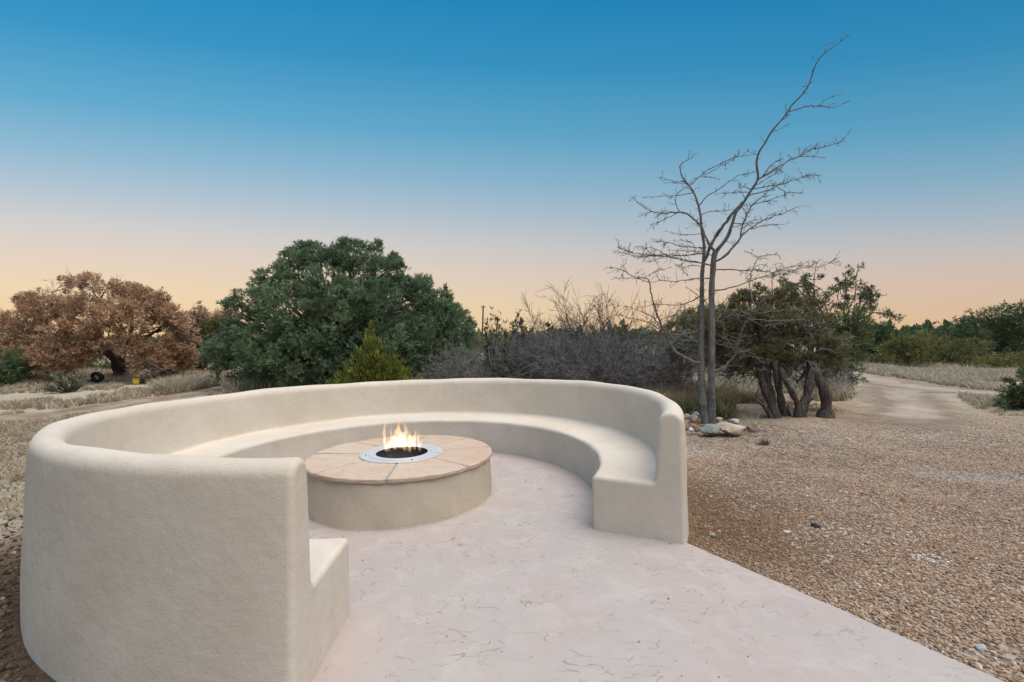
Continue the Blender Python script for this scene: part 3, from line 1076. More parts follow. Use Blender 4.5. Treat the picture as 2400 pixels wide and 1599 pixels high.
def make_tree(name, label, cat, base, lobes, n, palette, bark, spray=(0.16, 0.012, 9, 0.8), seed=1, group=None, trunk_r=0.12, stems=None,
              up=0.45, shell=0.45, limb_r=0.045, twigs=0, twig_mat=None, squash=0.85, noise_cut=0.35, parts=('trunk', 'crown'), zmin=None, clump=0, clump_r=0.13):
    rs = R_(seed)
    base = np.array(base, float)
    root = empty(name, base, label, cat, group)
    C = np.array([l[0] for l in lobes])
    Rr = np.array([l[1] for l in lobes])
    # --- limbs
    acc = Acc()
    hub_h = (C[:, 2].max() - base[2]) * 0.28
    hub = base + np.array([0, 0, hub_h])
    if stems is None:
        P = resample([base - [0, 0, 0.1], base + (hub - base) * 0.5 + rs.normal(0, trunk_r * 0.4, 3), hub], 8)
        acc.tube(P, np.linspace(trunk_r * 1.3, trunk_r * 0.8, 8), 8)
        hubs = [hub]
    else:
        hubs = []
        for pts, r0, r1 in stems:
            P = resample(pts, 16)
            P[0, 2] -= 0.08
            k = np.linspace(0, 1, 16)
            rad = (r0 + (r1 - r0) * k) * (1 + 0.13 * np.sin(k * 17 + len(hubs)) + rs.normal(0, 0.05, 16))
            rad[:3] *= np.array([1.45, 1.22, 1.08])
            V_, q_ = tubes(P[None], rad[None], 10)
            mesh_np('trunk' if r0 > 0.05 else 'stem', V_, q_, bark, root)
            hubs.append(P[-1])
    hubs = np.array(hubs)
    LP = []
    for c, r in zip(C, Rr):
        h = hubs[np.argmin(np.linalg.norm(hubs - c, axis=1))]
        mid = h * 0.5 + c * 0.5 + rs.normal(0, 0.10, 3) * np.linalg.norm(c - h) - np.array([0, 0, 0.05 * np.linalg.norm(c - h)])
        LP.append(resample([h, mid, c], 8))
    LP = np.array(LP)
    acc.tube(LP, np.linspace(limb_r, limb_r * 0.3, 8)[None] * np.clip(Rr[:, None] / Rr.mean(), 0.5, 1.6), 5)
    # secondary branches
    st, di, t, ix = children(rs, LP, 7, 0.3, 1.0, 1.1)
    P2 = grow(rs, st, di, Rr[ix] * (0.6 + 0.7 * rs.rand(len(ix))), 5, 0.25, 0.06)
    acc.tube(P2, np.linspace(limb_r * 0.33, limb_r * 0.12, 5)[None].repeat(len(P2), 0), 3)
    st, di, t, ix2 = children(rs, P2, 3, 0.3, 1.0, 1.0)
    P3 = grow(rs, st, di, Rr[ix][ix2] * (0.3 + 0.4 * rs.rand(len(ix2))), 4, 0.3, 0.05)
    acc.tube(P3, np.linspace(limb_r * 0.14, limb_r * 0.07, 4)[None].repeat(len(P3), 0), 3)
    acc.build('branches' if stems is not None else parts[0], bark, root)
    # --- leaf sprays
    w = Rr ** 2
    li = rs.choice(len(C), n, p=w / w.sum())
    dr = norm(rs.normal(0, 1, (n, 3)))
    rad = Rr[li] * (1 - shell * rs.rand(n) ** 1.6) * (0.9 + 0.22 * rs.rand(n))
    pos = C[li] + dr * rad[:, None] * np.array([1, 1, squash])
    # clumpy holes
    ph = rs.rand(4, 3) * 6
    fq = 2.6 / max(Rr.mean(), 0.05)
    nz = sum(np.sin(pos @ (norm(rs.normal(0, 1, 3)) * fq * (0.7 + 0.5 * k)) + ph[k, 0]) for k in range(4)) / 4
    keep = nz > (noise_cut - 1) * 0.6
    zlo = (base[2] + 0.03) if zmin is None else zmin
    keep &= pos[:, 2] > zlo
    pos, dr, li = pos[keep], dr[keep], li[keep]
    ctone = None
    if clump:                                              # shoots gather in little pompoms at the twig ends
        pos, dr0, li = np.repeat(pos, clump, 0), np.repeat(dr, clump, 0), np.repeat(li, clump, 0)
        ctone = np.repeat(rs.rand(len(pos) // clump), clump)
        d2 = norm(rs.normal(0, 1, pos.shape) + np.array([0, 0, 0.45]) + dr0 * 0.5)
        pos = pos + d2 * (clump_r * (0.35 + 0.65 * rs.rand(len(pos))))[:, None]
        dr = d2
    cc = C.mean(0)
    outd = norm(pos - np.array([cc[0], cc[1], cc[2] - Rr.mean()]))
    ax = dr * 0.55 + outd * 0.5 + np.array([0, 0, up]) + rs.normal(0, 0.3, dr.shape)
    k = len(pos)
    Ls = spray[0] * (0.7 + 0.6 * rs.rand(k))
    V, T = shoots(rs, pos, ax, Ls, spray[1] * (0.8 + 0.4 * rs.rand(k)), spray[2], spray[3])
    pal = np.array(palette)
    cw = rs.rand(k)
    lobe_tone = rs.rand(len(C))[li]
    f = np.clip((0.65 * cw + 0.35 * lobe_tone) if ctone is None else (0.35 * cw + 0.25 * lobe_tone + 0.4 * ctone), 0, 0.999) * (len(pal) - 1)
    a = f.astype(int)
    colr = pal[a] * (1 - (f - a))[:, None] + pal[np.minimum(a + 1, len(pal) - 1)] * (f - a)[:, None]
    colr = colr * (0.85 + 0.3 * rs.rand(k, 1))
    mesh_np(parts[1], V, T, M_LEAF, root, False, np.repeat(colr, spray[2] * 4, 0))
    if twigs:
        st, di, t, _ = children(rs, LP, max(1, twigs // len(LP)), 0.35, 1.0, 1.3)
        P4 = grow(rs, st, di, Rr.mean() * (0.8 + 1.1 * rs.rand(len(st))), 6, 0.28, -0.05)
        a2 = Acc()
        a2.tube(P4, np.linspace(0.009, 0.003, 6)[None].repeat(len(P4), 0), 3)
        s5, d5, _, _ = children(rs, P4, 4, 0.3, 1.0, 0.9)
        P5 = grow(rs, s5, d5, np.full(len(s5), 0.25), 4, 0.3, 0.0)
        a2.tube(P5, np.linspace(0.005, 0.002, 4)[None].repeat(len(P5), 0), 3)
        a2.build('dead_twigs', twig_mat or M_BARK_DEAD, root)['kind'] = 'stuff'
    return root


PINE = [(0.063, 0.095, 0.057), (0.108, 0.158, 0.091), (0.164, 0.233, 0.126), (0.232, 0.303, 0.159), (0.309, 0.366, 0.198)]
OLIVE = [(0.066, 0.074, 0.029), (0.115, 0.125, 0.042), (0.178, 0.185, 0.062), (0.24, 0.218, 0.071), (0.282, 0.199, 0.073)]
YELLOWG = [(0.085, 0.105, 0.025), (0.162, 0.184, 0.038), (0.255, 0.272, 0.053), (0.374, 0.355, 0.066)]
BROWN = [(0.158, 0.102, 0.067), (0.315, 0.194, 0.118), (0.479, 0.293, 0.174), (0.632, 0.403, 0.248), (0.519, 0.377, 0.258)]
DARKG = [(0.049, 0.076, 0.039), (0.079, 0.122, 0.056), (0.12, 0.165, 0.071), (0.173, 0.203, 0.086)]

D = 1.01966                                               # display px -> photograph px

# --- big green pinyon behind the bench
L = [(540, 850, 52), (520, 800, 42), (560, 780, 55), (560, 715, 40), (590, 690, 38), (625, 665, 45), (660, 640, 42), (672, 612, 32), (700, 595, 34), (735, 592, 36), (770, 590, 34),
     (805, 588, 36), (845, 595, 38), (880, 622, 40), (905, 655, 36), (950, 660, 36), (985, 685, 38), (1018, 722, 40), (1035, 765, 38), (1040, 815, 40), (1020, 860, 42), (960, 850, 62),
     (900, 790, 75), (820, 690, 75), (745, 670, 75), (665, 710, 75), (620, 790, 78), (700, 820, 84), (790, 850, 76), (880, 860, 60), (950, 760, 64), (865, 690, 70), (600, 860, 60),
     (770, 755, 80), (830, 790, 70), (690, 760, 60), (990, 790, 50), (570, 880, 35)]
L = [(a * D, b * D + 9, r * D * 0.86) for a, b, r in L]
rs = R_(71)
for a_, b_, r_ in list(L[:22]):
    for _ in range(3):
        th_ = math.atan2(b_ - 810, a_ - 795) + rs.normal(0, 0.5)
        if b_ > 880: continue
        L.append((a_ + (r_ + 1) * math.cos(th_), b_ + (r_ + 1) * math.sin(th_), 8 + 6 * rs.rand()))
front = px_lobes(L, 17.6, (785, 790, 320, 230), 3.3)
back = [(c + np.array([0.0, 2 * (17.6 - c[1]) + 1.0, -0.2]), r) for c, r in front if c[1] < 16.6]
base = gp(785, 905); base[1] = 17.6; base[0] = at(785, 800, 17.6)[0]; base[2] = GZ
make_tree('pinyon_pine', 'huge rounded dark green pinyon pine right behind the bench wall', 'tree', base, front + back, 4300, PINE, M_BARK_DARK,
          spray=(0.15, 0.0105, 13, 0.75), clump=13, clump_r=0.17, seed=11, trunk_r=0.22, up=0.55, shell=0.5, limb_r=0.06, twigs=150, noise_cut=0.36)

# --- small yellow green juniper in front of it
L = []
for (sx0, top0, bot0, w0_) in ((765 + 12, 892, 908, 16), (862, 772, 900, 30), (838, 822, 900, 22), (812, 852, 905, 24), (795, 880, 905, 18), (886, 806, 900, 24), (908, 826, 900, 22), (925, 848, 905, 22), (940, 866, 905, 20), (958, 886, 908, 16), (850, 850, 900, 24), (875, 840, 900, 26), (828, 868, 905, 22), (900, 870, 905, 24)):
    nn_ = max(3, int((bot0 - top0) / 12))
    for j_ in range(nn_):
        f_ = j_ / (nn_ - 1)
        L.append((sx0 + 3 * math.sin(j_ * 2.3 + sx0), top0 + 6 + (bot0 - top0) * f_, 6 + (w0_ * 0.78 - 6) * min(1, f_ * 1.4)))
L = [(878 + (a - 870) * 1.12, 905 + (b - 900) * 1.12, r * 1.1) for a, b, r in L]
base = gp(888, 950); base[1] = 12.2; base[0] = at(888, 900, 12.2)[0]; base[2] = GZ
make_tree('juniper', 'small bright yellow green juniper standing in front of the big pinyon', 'tree', base, px_lobes(L, 12.2, (880, 880, 80, 90), 0.5), 5200, YELLOWG, M_BARK_DARK,
          spray=(0.12, 0.008, 10, 0.35), seed=12, trunk_r=0.05, up=1.3, shell=0.6, limb_r=0.02, noise_cut=0.6)

# --- brown dying tree on the left, with a tire swing
L = [(25, 790, 45), (70, 830, 50), (60, 760, 40), (110, 730, 40), (70, 705, 22), (100, 690, 26), (140, 668, 24), (180, 660, 22), (215, 668, 26), (250, 672, 26), (290, 682, 26), (330, 694, 28), (365, 712, 28),
     (395, 742, 28), (415, 772, 30), (432, 805, 28), (440, 838, 24), (400, 848, 34), (355, 848, 40), (322, 825, 28), (250, 790, 36), (200, 770, 44), (150, 790, 46), (130, 840, 44),
     (190, 828, 30), (330, 780, 40), (380, 790, 40), (270, 735, 40), (210, 720, 38), (320, 735, 36), (20, 840, 40), (405, 876, 20), (365, 882, 20), (155, 720, 30), (-30, 800, 45), (-50, 840, 40)]
L = [(a * 1.0 + 2, b + 2, r) for a, b, r in L]
front = px_lobes(L, 21.5, (235, 800, 250, 150), 3.4)
back = [(c + np.array([0, 2 * (21.5 - c[1]) + 0.5, 0]), r) for c, r in front[20:30]]
base = at(287, 800, 20.6); base[2] = GZ
st_brown = [([at(287, 902, 20.6) * [1, 1, 0] + [0, 0, GZ], at(280, 850, 20.6), at(262, 822, 20.4)], 0.34, 0.22),
            ([at(280, 860, 20.6), at(250, 815, 20.3), at(205, 770, 20.0), at(160, 735, 20.2)], 0.2, 0.07),
            ([at(280, 850, 20.6), at(300, 800, 20.6), at(310, 755, 21.0), at(300, 715, 21)], 0.17, 0.06),
            ([at(284, 865, 20.6), at(320, 850, 20.1), at(350, 862, 19.6), at(385, 870, 19.4)], 0.14, 0.06),
            ([at(270, 840, 20.6), at(215, 812, 20.8), at(140, 790, 21), at(70, 775, 21.4)], 0.15, 0.05),
            ([at(300, 820, 20.6), at(345, 790, 20.8), at(390, 760, 21.2), at(410, 755, 21.4)], 0.12, 0.05),
            ([at(240, 805, 20.3), at(225, 755, 20.6), at(235, 705, 21)], 0.11, 0.04)]
EYE = np.array([0, 0, CAMH])
st_brown = st_brown[:1] + [([EYE + (p - EYE) * (1 - (1.5 * min(1, i_ / 2)) / p[1]) for i_, p in enumerate(P_)], r0_ * 0.85, r1_ * 0.6) for P_, r0_, r1_ in st_brown[1:]]
make_tree('dying_tree', 'broad dome shaped tree with brown dead foliage and a dark trunk', 'tree', base, front + back, 4700, BROWN, M_BARK_DARK,
          spray=(0.16, 0.014, 9, 0.9), clump=8, clump_r=0.17, seed=13, stems=st_brown, up=0.35, shell=0.7, limb_r=0.05, twigs=260, twig_mat=M_BARK_DARK, noise_cut=0.96)

# --- the juniper with several shaggy trunks on the right
Yj = 9.0
jst = []
c5 = lambda x, y: (1400 + x / 3.136, 560 + y / 3.136)


def jtr(pts, r0, r1, Y):
    P = [at(*c5(*p[:2]), Y + (p[2] if len(p) > 2 else 0)) for p in pts]
    P[0][2] = min(P[0][2], GZ + 0.0)
    return (P, r0, r1)


jst = [jtr([(1312, 1318), (1262, 1180, .05), (1222, 1080, .1), (1195, 985, .2), (1180, 900, .3)], 0.085, 0.07, 8.9),
       jtr([(1300, 1318), (1290, 1200, .0), (1262, 1080, .05), (1250, 990, .1), (1260, 890, .2)], 0.065, 0.06, 8.95),
       jtr([(1285, 1316), (1232, 1240, .0), (1190, 1202, -.05), (1152, 1180, -.1)], 0.055, 0.018, 8.88),
       jtr([(1368, 1318), (1352, 1200, -.05), (1332, 1080, -.1), (1312, 985, -.1), (1300, 900, .0)], 0.075, 0.06, 9.0),
       jtr([(1415, 1316), (1400, 1250, .0), (1408, 1210, .05)], 0.045, 0.012, 9.0),
       jtr([(1478, 1322), (1502, 1240, .05), (1540, 1150, .1), (1562, 1050, .15), (1572, 950, .3), (1560, 880, .5)], 0.085, 0.075, 8.85),
       jtr([(1470, 1316), (1468, 1210, -.05), (1425, 1120, -.1), (1378, 1035, -.1), (1345, 950, .0)], 0.06, 0.05, 8.85),
       jtr([(1520, 1300), (1550, 1210, .0), (1585, 1170, -.05)], 0.045, 0.02, 8.85),
       jtr([(1676, 1308), (1682, 1180, .0), (1660, 1090, .0), (1622, 1020, .05), (1595, 940, .2), (1580, 880, .4)], 0.12, 0.07, 8.95)]
L = [(1690, 730, 34), (1735, 712, 30), (1770, 705, 34), (1812, 700, 34), (1852, 706, 34), (1890, 715, 32), (1920, 735, 34), (1665, 770, 34), (1700, 780, 44), (1750, 760, 50), (1810, 750, 52), (1870, 770, 50), (1920, 780, 42),
     (1950, 810, 38), (1680, 830, 34), (1740, 830, 46), (1800, 830, 50), (1860, 840, 48), (1920, 850, 40), (1965, 855, 28), (1710, 880, 30), (1775, 880, 34), (1840, 880, 36), (1900, 890, 30), (1640, 790, 24), (1650, 840, 22), (1955, 880, 22), (1985, 880, 16)]
front = px_lobes(L, 10.2, (1810, 810, 190, 130), 1.0)
back = [(c + np.array([0.0, 2 * (10.2 - c[1]) + 0.5, 0.0]), r) for c, r in front[7:20]]
base = np.array([(at(*c5(1450, 1310), 8.9))[0], 8.95, GZ])
make_tree('juniper', 'old olive green juniper with several twisted shaggy trunks by the gravel', 'tree', base, front + back, 2500, [(0.065, 0.068, 0.033), (0.12, 0.118, 0.055), (0.175, 0.165, 0.075), (0.21, 0.178, 0.088), (0.18, 0.15, 0.108)], M_BARK_JUN,
          spray=(0.085, 0.006, 12, 0.7), clump=9, clump_r=0.085, seed=14, stems=jst, up=0.35, shell=0.75, limb_r=0.035, twigs=800, twig_mat=M_BARK_DEAD, noise_cut=0.8, zmin=0.85)
# wispy dark tree behind its right side, sparse leafy stems against the sky
Yw = 12.5
G7 = lambda x, y: (1640 + x / 4.708, 580 + y / 4.708)
wst_px = [[(1640, 1150), (1300, 620), (1260, 400), (1290, 160)], [(1640, 1150), (1380, 640), (1480, 500), (1560, 380)], [(1660, 1100), (1640, 720), (1710, 540), (1730, 300)],
          [(1640, 1000), (1590, 700), (1620, 480), (1640, 270)], [(1700, 1100), (1760, 740), (1850, 600), (1950, 500)], [(1700, 1100), (1780, 860), (1920, 720), (2130, 750)],
          [(1640, 1150), (1230, 540), (1130, 330)], [(1690, 1000), (1780, 560), (1860, 430)], [(1560, 900), (1000, 560), (880, 380), (930, 290)], [(1560, 900), (1050, 600), (990, 380)]]
wst = []
for w in wst_px:
    P = [at(*G7(*p), Yw + 0.3 * i) for i, p in enumerate(w)]
    wst.append((P, 0.03, 0.006))
wbase = np.array([at(*G7(1660, 1300), Yw)[0], Yw, GZ])
wst.append(([wbase, at(*G7(1650, 1150), Yw), at(*G7(1650, 1000), Yw)], 0.09, 0.06))
L = [(1960, 760, 28), (1990, 745, 28), (2010, 770, 30), (1980, 800, 34), (2005, 820, 30), (1950, 800, 30), (2020, 800, 22), (1975, 850, 26), (2000, 865, 18), (2010, 890, 12)]
lob = px_lobes(L, Yw)
rs = R_(91)
for (P, a, b) in wst[:-1]:
    Q = resample(P, 24)
    for k in range(8, 24):
        if rs.rand() < 0.8:
            lob.append((Q[k] + rs.normal(0, 0.10, 3), 0.05 + 0.07 * rs.rand()))
make_tree('wispy_tree', 'dark wispy tree with sparse leafy stems sticking up beside the old juniper', 'tree', wbase, lob, 3400, DARKG + OLIVE[1:3], M_BARK_DARK,
          spray=(0.10, 0.010, 8, 0.8), seed=15, stems=wst, up=0.5, shell=0.8, limb_r=0.018, noise_cut=0.6)

# --- background trees
BG = [
    ('juniper', 'olive green juniper peeking out between the brown tree and the pinyon', [(470, 790, 30), (500, 776, 26), (525, 772, 24), (470, 830, 34), (510, 825, 34), (455, 850, 26), (540, 800, 26), (490, 860, 24)], 24, [(0.07, 0.085, 0.022), (0.11, 0.125, 0.03), (0.16, 0.165, 0.04)], 3200, 0.22),
    ('shrub', 'dark green shrub cut off by the left edge of the photo', [(-20, 850, 36), (8, 868, 24), (-5, 890, 24), (-40, 880, 36), (14, 892, 14)], 17, DARKG, 1300, 0.18),
    ('pinyon_pine', 'large dark green rounded pine filling the far right edge', [(2330, 790, 50), (2290, 800, 40), (2260, 825, 30), (2380, 790, 55), (2420, 800, 60), (2350, 750, 34), (2385, 738, 30), (2320, 752, 24), (2420, 745, 34), (2340, 840, 46), (2400, 840, 50), (2460, 790, 60), (2290, 765, 22)], 27, DARKG, 5200, 0.30),
    ('juniper', 'wide low olive juniper mound beyond the dirt track', [(2110, 842, 26), (2140, 825, 30), (2175, 818, 32), (2210, 820, 32), (2250, 825, 32), (2285, 838, 28), (2150, 850, 26), (2200, 850, 28), (2250, 852, 26), (2300, 858, 16), (2100, 860, 14), (2125, 805, 18)], 23.5, OLIVE, 4200, 0.22),
    ('juniper', 'olive juniper bush standing lower right of the wide mound', [(2330, 865, 24), (2360, 855, 26), (2400, 858, 30), (2340, 880, 16), (2385, 878, 22), (2430, 862, 30)], 21, OLIVE, 1900, 0.2),
    ('pinyon_pine', 'round dark tree right behind the wispy stems by the track', [(2030, 800, 28), (2060, 792, 28), (2085, 800, 26), (2045, 830, 28), (2080, 832, 24), (2010, 790, 22), (2070, 775, 16), (2040, 772, 16), (2100, 825, 14)], 27, DARKG, 2300, 0.26),
    ('shrub', 'small round dark bush beside the start of the dirt track', [(2040, 845, 16), (2060, 850, 14), (2030, 856, 12), (2050, 858, 14)], 23, OLIVE[:3], 650, 0.16),
    ('juniper', 'spiky topped far juniper poking over the olive mound, left one', [(2150, 805, 16), (2153, 790, 10), (2140, 812, 14), (2165, 808, 14)], 40, OLIVE, 700, 0.3),
    ('juniper', 'spiky topped far juniper poking over the olive mound, right one', [(2210, 800, 14), (2212, 782, 8), (2225, 800, 16), (2240, 790, 14), (2195, 806, 12), (2255, 795, 14)], 42, OLIVE, 800, 0.3),
    ('juniper', 'far olive treetop showing just right of the big pinyon', [(1090, 810, 22), (1110, 805, 18), (1130, 812, 20), (1075, 820, 24)], 32, OLIVE, 900, 0.26),
    ('juniper', 'far olive treetop above the left part of the grey brush', [(1180, 805, 16), (1205, 800, 18), (1235, 800, 20), (1260, 803, 18), (1220, 815, 20)], 36, OLIVE, 900, 0.28),
    ('juniper', 'far dark treetop above the middle of the grey brush', [(1280, 795, 18), (1300, 790, 16), (1265, 808, 16), (1320, 800, 20), (1345, 806, 20)], 34, DARKG, 900, 0.28),
    ('juniper', 'far olive treetop showing behind the tall bare saplings', [(1400, 800, 22), (1430, 795, 22), (1460, 800, 22), (1375, 808, 18), (1480, 812, 20)], 30, OLIVE, 1000, 0.26),
    ('juniper', 'dark green tree behind the two bare grey trunks', [(1600, 800, 26), (1640, 785, 28), (1625, 745, 22), (1655, 740, 24), (1585, 835, 24), (1630, 835, 28), (1665, 830, 30), (1615, 770, 22)], 14.5, OLIVE, 1900, 0.14),
    ('shrub', 'dark olive bush in the shade behind the tire swing', [(200, 860, 24), (235, 855, 26), (265, 862, 22), (180, 870, 20), (225, 875, 22), (290, 868, 20)], 27, OLIVE[:3], 1500, 0.22),
    ('shrub', 'dark olive bush behind the left part of the brown tree', [(60, 860, 26), (100, 852, 28), (140, 862, 24), (90, 876, 20), (35, 868, 22), (160, 872, 18)], 28, OLIVE[:3], 1500, 0.22),
    ('shrub', 'dark olive bush behind the right part of the brown tree', [(340, 858, 24), (375, 850, 26), (410, 858, 24), (360, 875, 20), (395, 875, 20), (435, 862, 20)], 28, OLIVE[:3], 1500, 0.22),
    ('pinyon_pine', 'distant dark pine on the skyline at the left edge', [(-10, 765, 26), (20, 758, 18), (-40, 770, 30), (40, 775, 20)], 34, DARKG, 900, 0.28),
]
for i, (nm, lb_, L, Y, pal, n, sz) in enumerate(BG):
    lo = px_lobes(L, Y)
    rs = R_(300 + i)
    lo = [(c + np.array([0, rs.normal(0, r * 0.6), 0]), r) for c, r in lo]
    lo += [(c + np.array([0, r * 1.3, 0]), r * 0.9) for c, r in lo]
    mx_ = np.mean([c[0] for c, r in lo])
    make_tree(nm, lb_, 'tree' if nm != 'shrub' else 'shrub', [mx_, Y + 0.4, GZ], lo, n, pal, M_BARK_DARK, spray=(sz, sz * 0.075, 8, 0.85), seed=40 + i,
              trunk_r=0.12, up=0.4, shell=0.5, limb_r=0.04, noise_cut=0.55, group=None)

# far woods: one low mass closing the horizon
rs = R_(77)
aw = Acc()
nW = 5200
xw = rs.uniform(-260, 260, nW)
yw = rs.uniform(60, 150, nW)
hgt = 1.2 + 2.6 * (0.5 + 0.5 * np.sin(xw * 0.11 + yw * 0.07)) * rs.rand(nW)
pos = np.stack([xw, yw, rs.rand(nW) * hgt], 1)
V, T = shoots(rs, pos, np.tile([0, 0, 1.0], (nW, 1)) + rs.normal(0, 0.5, (nW, 3)), np.full(nW, 2.0), np.full(nW, 0.45), 10, 0.9)
pal = np.array(OLIVE[:4] + DARKG)
cw = pal[rs.randint(0, len(pal), nW)] * (0.8 + 0.4 * rs.rand(nW, 1))
wo = mesh_np('woods', V, T, M_LEAF, None, False, np.repeat(cw, 40, 0))
tag(wo, 'far off olive green scrub woods closing the horizon', 'woods', kind='stuff')


# --- bare brush thicket
def bare_shrub(name, label, px, Y, wpx, top, seed, n1=46, m=M_TWIG_GREY, group=None, cat='shrub', lean=0.9, r0=0.011, n2=9, n3=5):
    rs = R_(seed)
    base = at(px, 800, Y)
    base[2] = GZ
    H = at(px, top, Y)[2] - base[2]
    Wd = wpx * Y / F
    root = empty(name, base, label, cat, group)
    ang = rs.rand(n1) * 2 * PI
    q = np.sqrt(rs.rand(n1))
    st = base + np.stack([np.cos(ang) * q * Wd * 0.28, np.sin(ang) * q * Wd * 0.28, np.zeros(n1) - 0.03], 1)
    di = np.stack([np.cos(ang) * q * lean, np.sin(ang) * q * lean, np.ones(n1)], 1) + rs.normal(0, 0.12, (n1, 3))
    ln = H * (0.75 + 0.3 * rs.rand(n1)) * 1.05
    P1 = grow(rs, st, di, ln, 8, 0.14, -0.015)
    a = Acc()
    a.tube(P1, np.linspace(r0, r0 * 0.35, 8)[None] * (0.6 + 0.8 * rs.rand(n1, 1)), 4)
    a.build('stem', m, root)
    a = Acc()
    s2, d2, t2, i2 = children(rs, P1, n2, 0.15, 1.0, 0.75)
    P2 = grow(rs, s2, d2, H * 0.34 * (0.5 + rs.rand(len(s2))), 6, 0.2, 0.0)
    a.tube(P2, np.linspace(r0 * 0.5, r0 * 0.25, 6)[None].repeat(len(P2), 0), 3)
    s3, d3, t3, i3 = children(rs, P2, n3, 0.2, 1.0, 0.8)
    P3 = grow(rs, s3, d3, H * 0.15 * (0.5 + rs.rand(len(s3))), 4, 0.25, 0.02)
    P3 = P3[P3[:, :, 2].min(1) > GZ]
    a.tube(P3, np.linspace(r0 * 0.36, r0 * 0.2, 4)[None].repeat(len(P3), 0), 3)
    a.build('twigs', m, root)['kind'] = 'stuff'
    if cat == 'shrub' and name == 'bare_shrub':
        k = 26
        a4 = rs.rand(k) * 2 * PI
        s4 = base + np.stack([np.cos(a4) * Wd * 0.25, np.sin(a4) * Wd * 0.25, H * (0.35 + 0.45 * rs.rand(k))], 1)
        d4 = np.stack([np.cos(a4), np.sin(a4), 0.5 * np.ones(k)], 1) + rs.normal(0, 0.3, (k, 3))
        P4 = grow(rs, s4, d4, H * (0.35 + 0.3 * rs.rand(k)), 9, 0.16, -0.14)
        P4[..., 2] = np.maximum(P4[..., 2], GZ + 0.02)
        a = Acc()
        a.tube(P4, np.linspace(0.011, 0.004, 9)[None].repeat(k, 0), 4)
        s5, d5, _, _ = children(rs, P4, 7, 0.2, 1.0, 0.8)
        P5 = grow(rs, s5, d5, H * 0.14 * (0.5 + rs.rand(len(s5))), 4, 0.25, -0.04)
        a.tube(P5, np.linspace(0.006, 0.0025, 4)[None].repeat(len(P5), 0), 3)
        a.build('dead_canes', M_BARK_DEAD, root)['kind'] = 'stuff'
    return root


GB = 'leafless grey brush behind the bench'
SH = [('leafless grey brush at the left end of the thicket, touching the pinyon', 1110, 13.6, 120, 815, 52), ('leafless grey brush around the slim green juniper', 1190, 13.4, 120, 808, 52),
      ('leafless grey brush left of the tall bare saplings', 1265, 13.0, 125, 800, 56), ('leafless grey brush below the tall bare saplings', 1350, 12.6, 135, 790, 60),
      ('drooping leafless grey brush at the right end of the thicket', 1450, 12.2, 145, 792, 64), ('leafless grey brush nearest the bare two trunk tree', 1535, 12.8, 110, 815, 48),
      ('leafless grey brush in the rear row behind the thicket middle', 1310, 15.0, 140, 800, 46), ('leafless grey brush in the rear row behind the thicket right end', 1400, 15.0, 140, 795, 46)]
for i, (lb_, px, Y, w, top, n1) in enumerate(SH):
    bare_shrub('bare_shrub', lb_, px, Y, w, top, 500 + i, n1, group=GB, n2=11, n3=6, r0=0.012)
SP = [('tall bare sapling at the left of the sapling row', 1262, 765, 80), ('tall bare sapling second from the left in the row', 1300, 742, 80), ('tall straight bare sapling in the middle of the row', 1402, 715, 60), ('tall bare sapling just right of the middle one', 1440, 722, 70),
      ('tall bare sapling at the right of the sapling row', 1475, 735, 60), ('thin bare sapling between the left and middle ones', 1345, 738, 60)]
for i, (lb_, px, top, w) in enumerate(SP):
    bare_shrub('bare_sapling', lb_, px, 14.0, w, top, 540 + i, 9, m=M_BARK_DARK, group='bare saplings above the grey brush', lean=0.55, r0=0.016, n2=10, n3=5)
# slim green junipers in the thicket
rs = R_(600)
L = []
for sx0, ex0, top0, bot0 in ((1160, 1150, 726, 880), (1178, 1168, 728, 890), (1186, 1182, 760, 890), (1150, 1140, 752, 860), (1172, 1160, 745, 890)):
    for f_ in np.linspace(0, 1, 30):
        if rs.rand() < 0.85:
            L.append((ex0 + (sx0 - ex0) * f_ + rs.normal(0, 2.5 + 5 * f_), top0 + (bot0 - top0) * f_, 2.6 + 4.5 * f_ * rs.rand() + 1.5 * f_))
make_tree('juniper', 'slim loose green juniper standing in the grey brush', 'tree', [at(1168, 800, 12.6)[0], 12.6, GZ], px_lobes(L, 12.6), 2600, [OLIVE[1], (0.09, 0.115, 0.045), (0.13, 0.155, 0.06)], M_BARK_DEAD,
          spray=(0.085, 0.006, 8, 0.4), seed=61, trunk_r=0.03, up=1.0, shell=0.95, limb_r=0.011, noise_cut=0.9)
L = []
for sx0, ex0, top0, bot0 in ((1222, 1212, 734, 800), (1232, 1222, 752, 805), (1212, 1203, 760, 800)):
    for f_ in np.linspace(0, 1, 18):
        if rs.rand() < 0.85:
            L.append((ex0 + (sx0 - ex0) * f_ + rs.normal(0, 2 + 4 * f_), top0 + (bot0 - top0) * f_, 2.2 + 3 * f_ * rs.rand()))
make_tree('juniper', 'thin wispy green juniper top right of the slim one', 'tree', [at(1216, 800, 14.5)[0], 14.5, GZ], px_lobes(L, 14.5), 800, [OLIVE[1], (0.10, 0.12, 0.06)], M_BARK_DEAD,
          spray=(0.095, 0.008, 8, 0.5), seed=62, trunk_r=0.03, up=1.0, shell=0.95, limb_r=0.010, noise_cut=0.9)
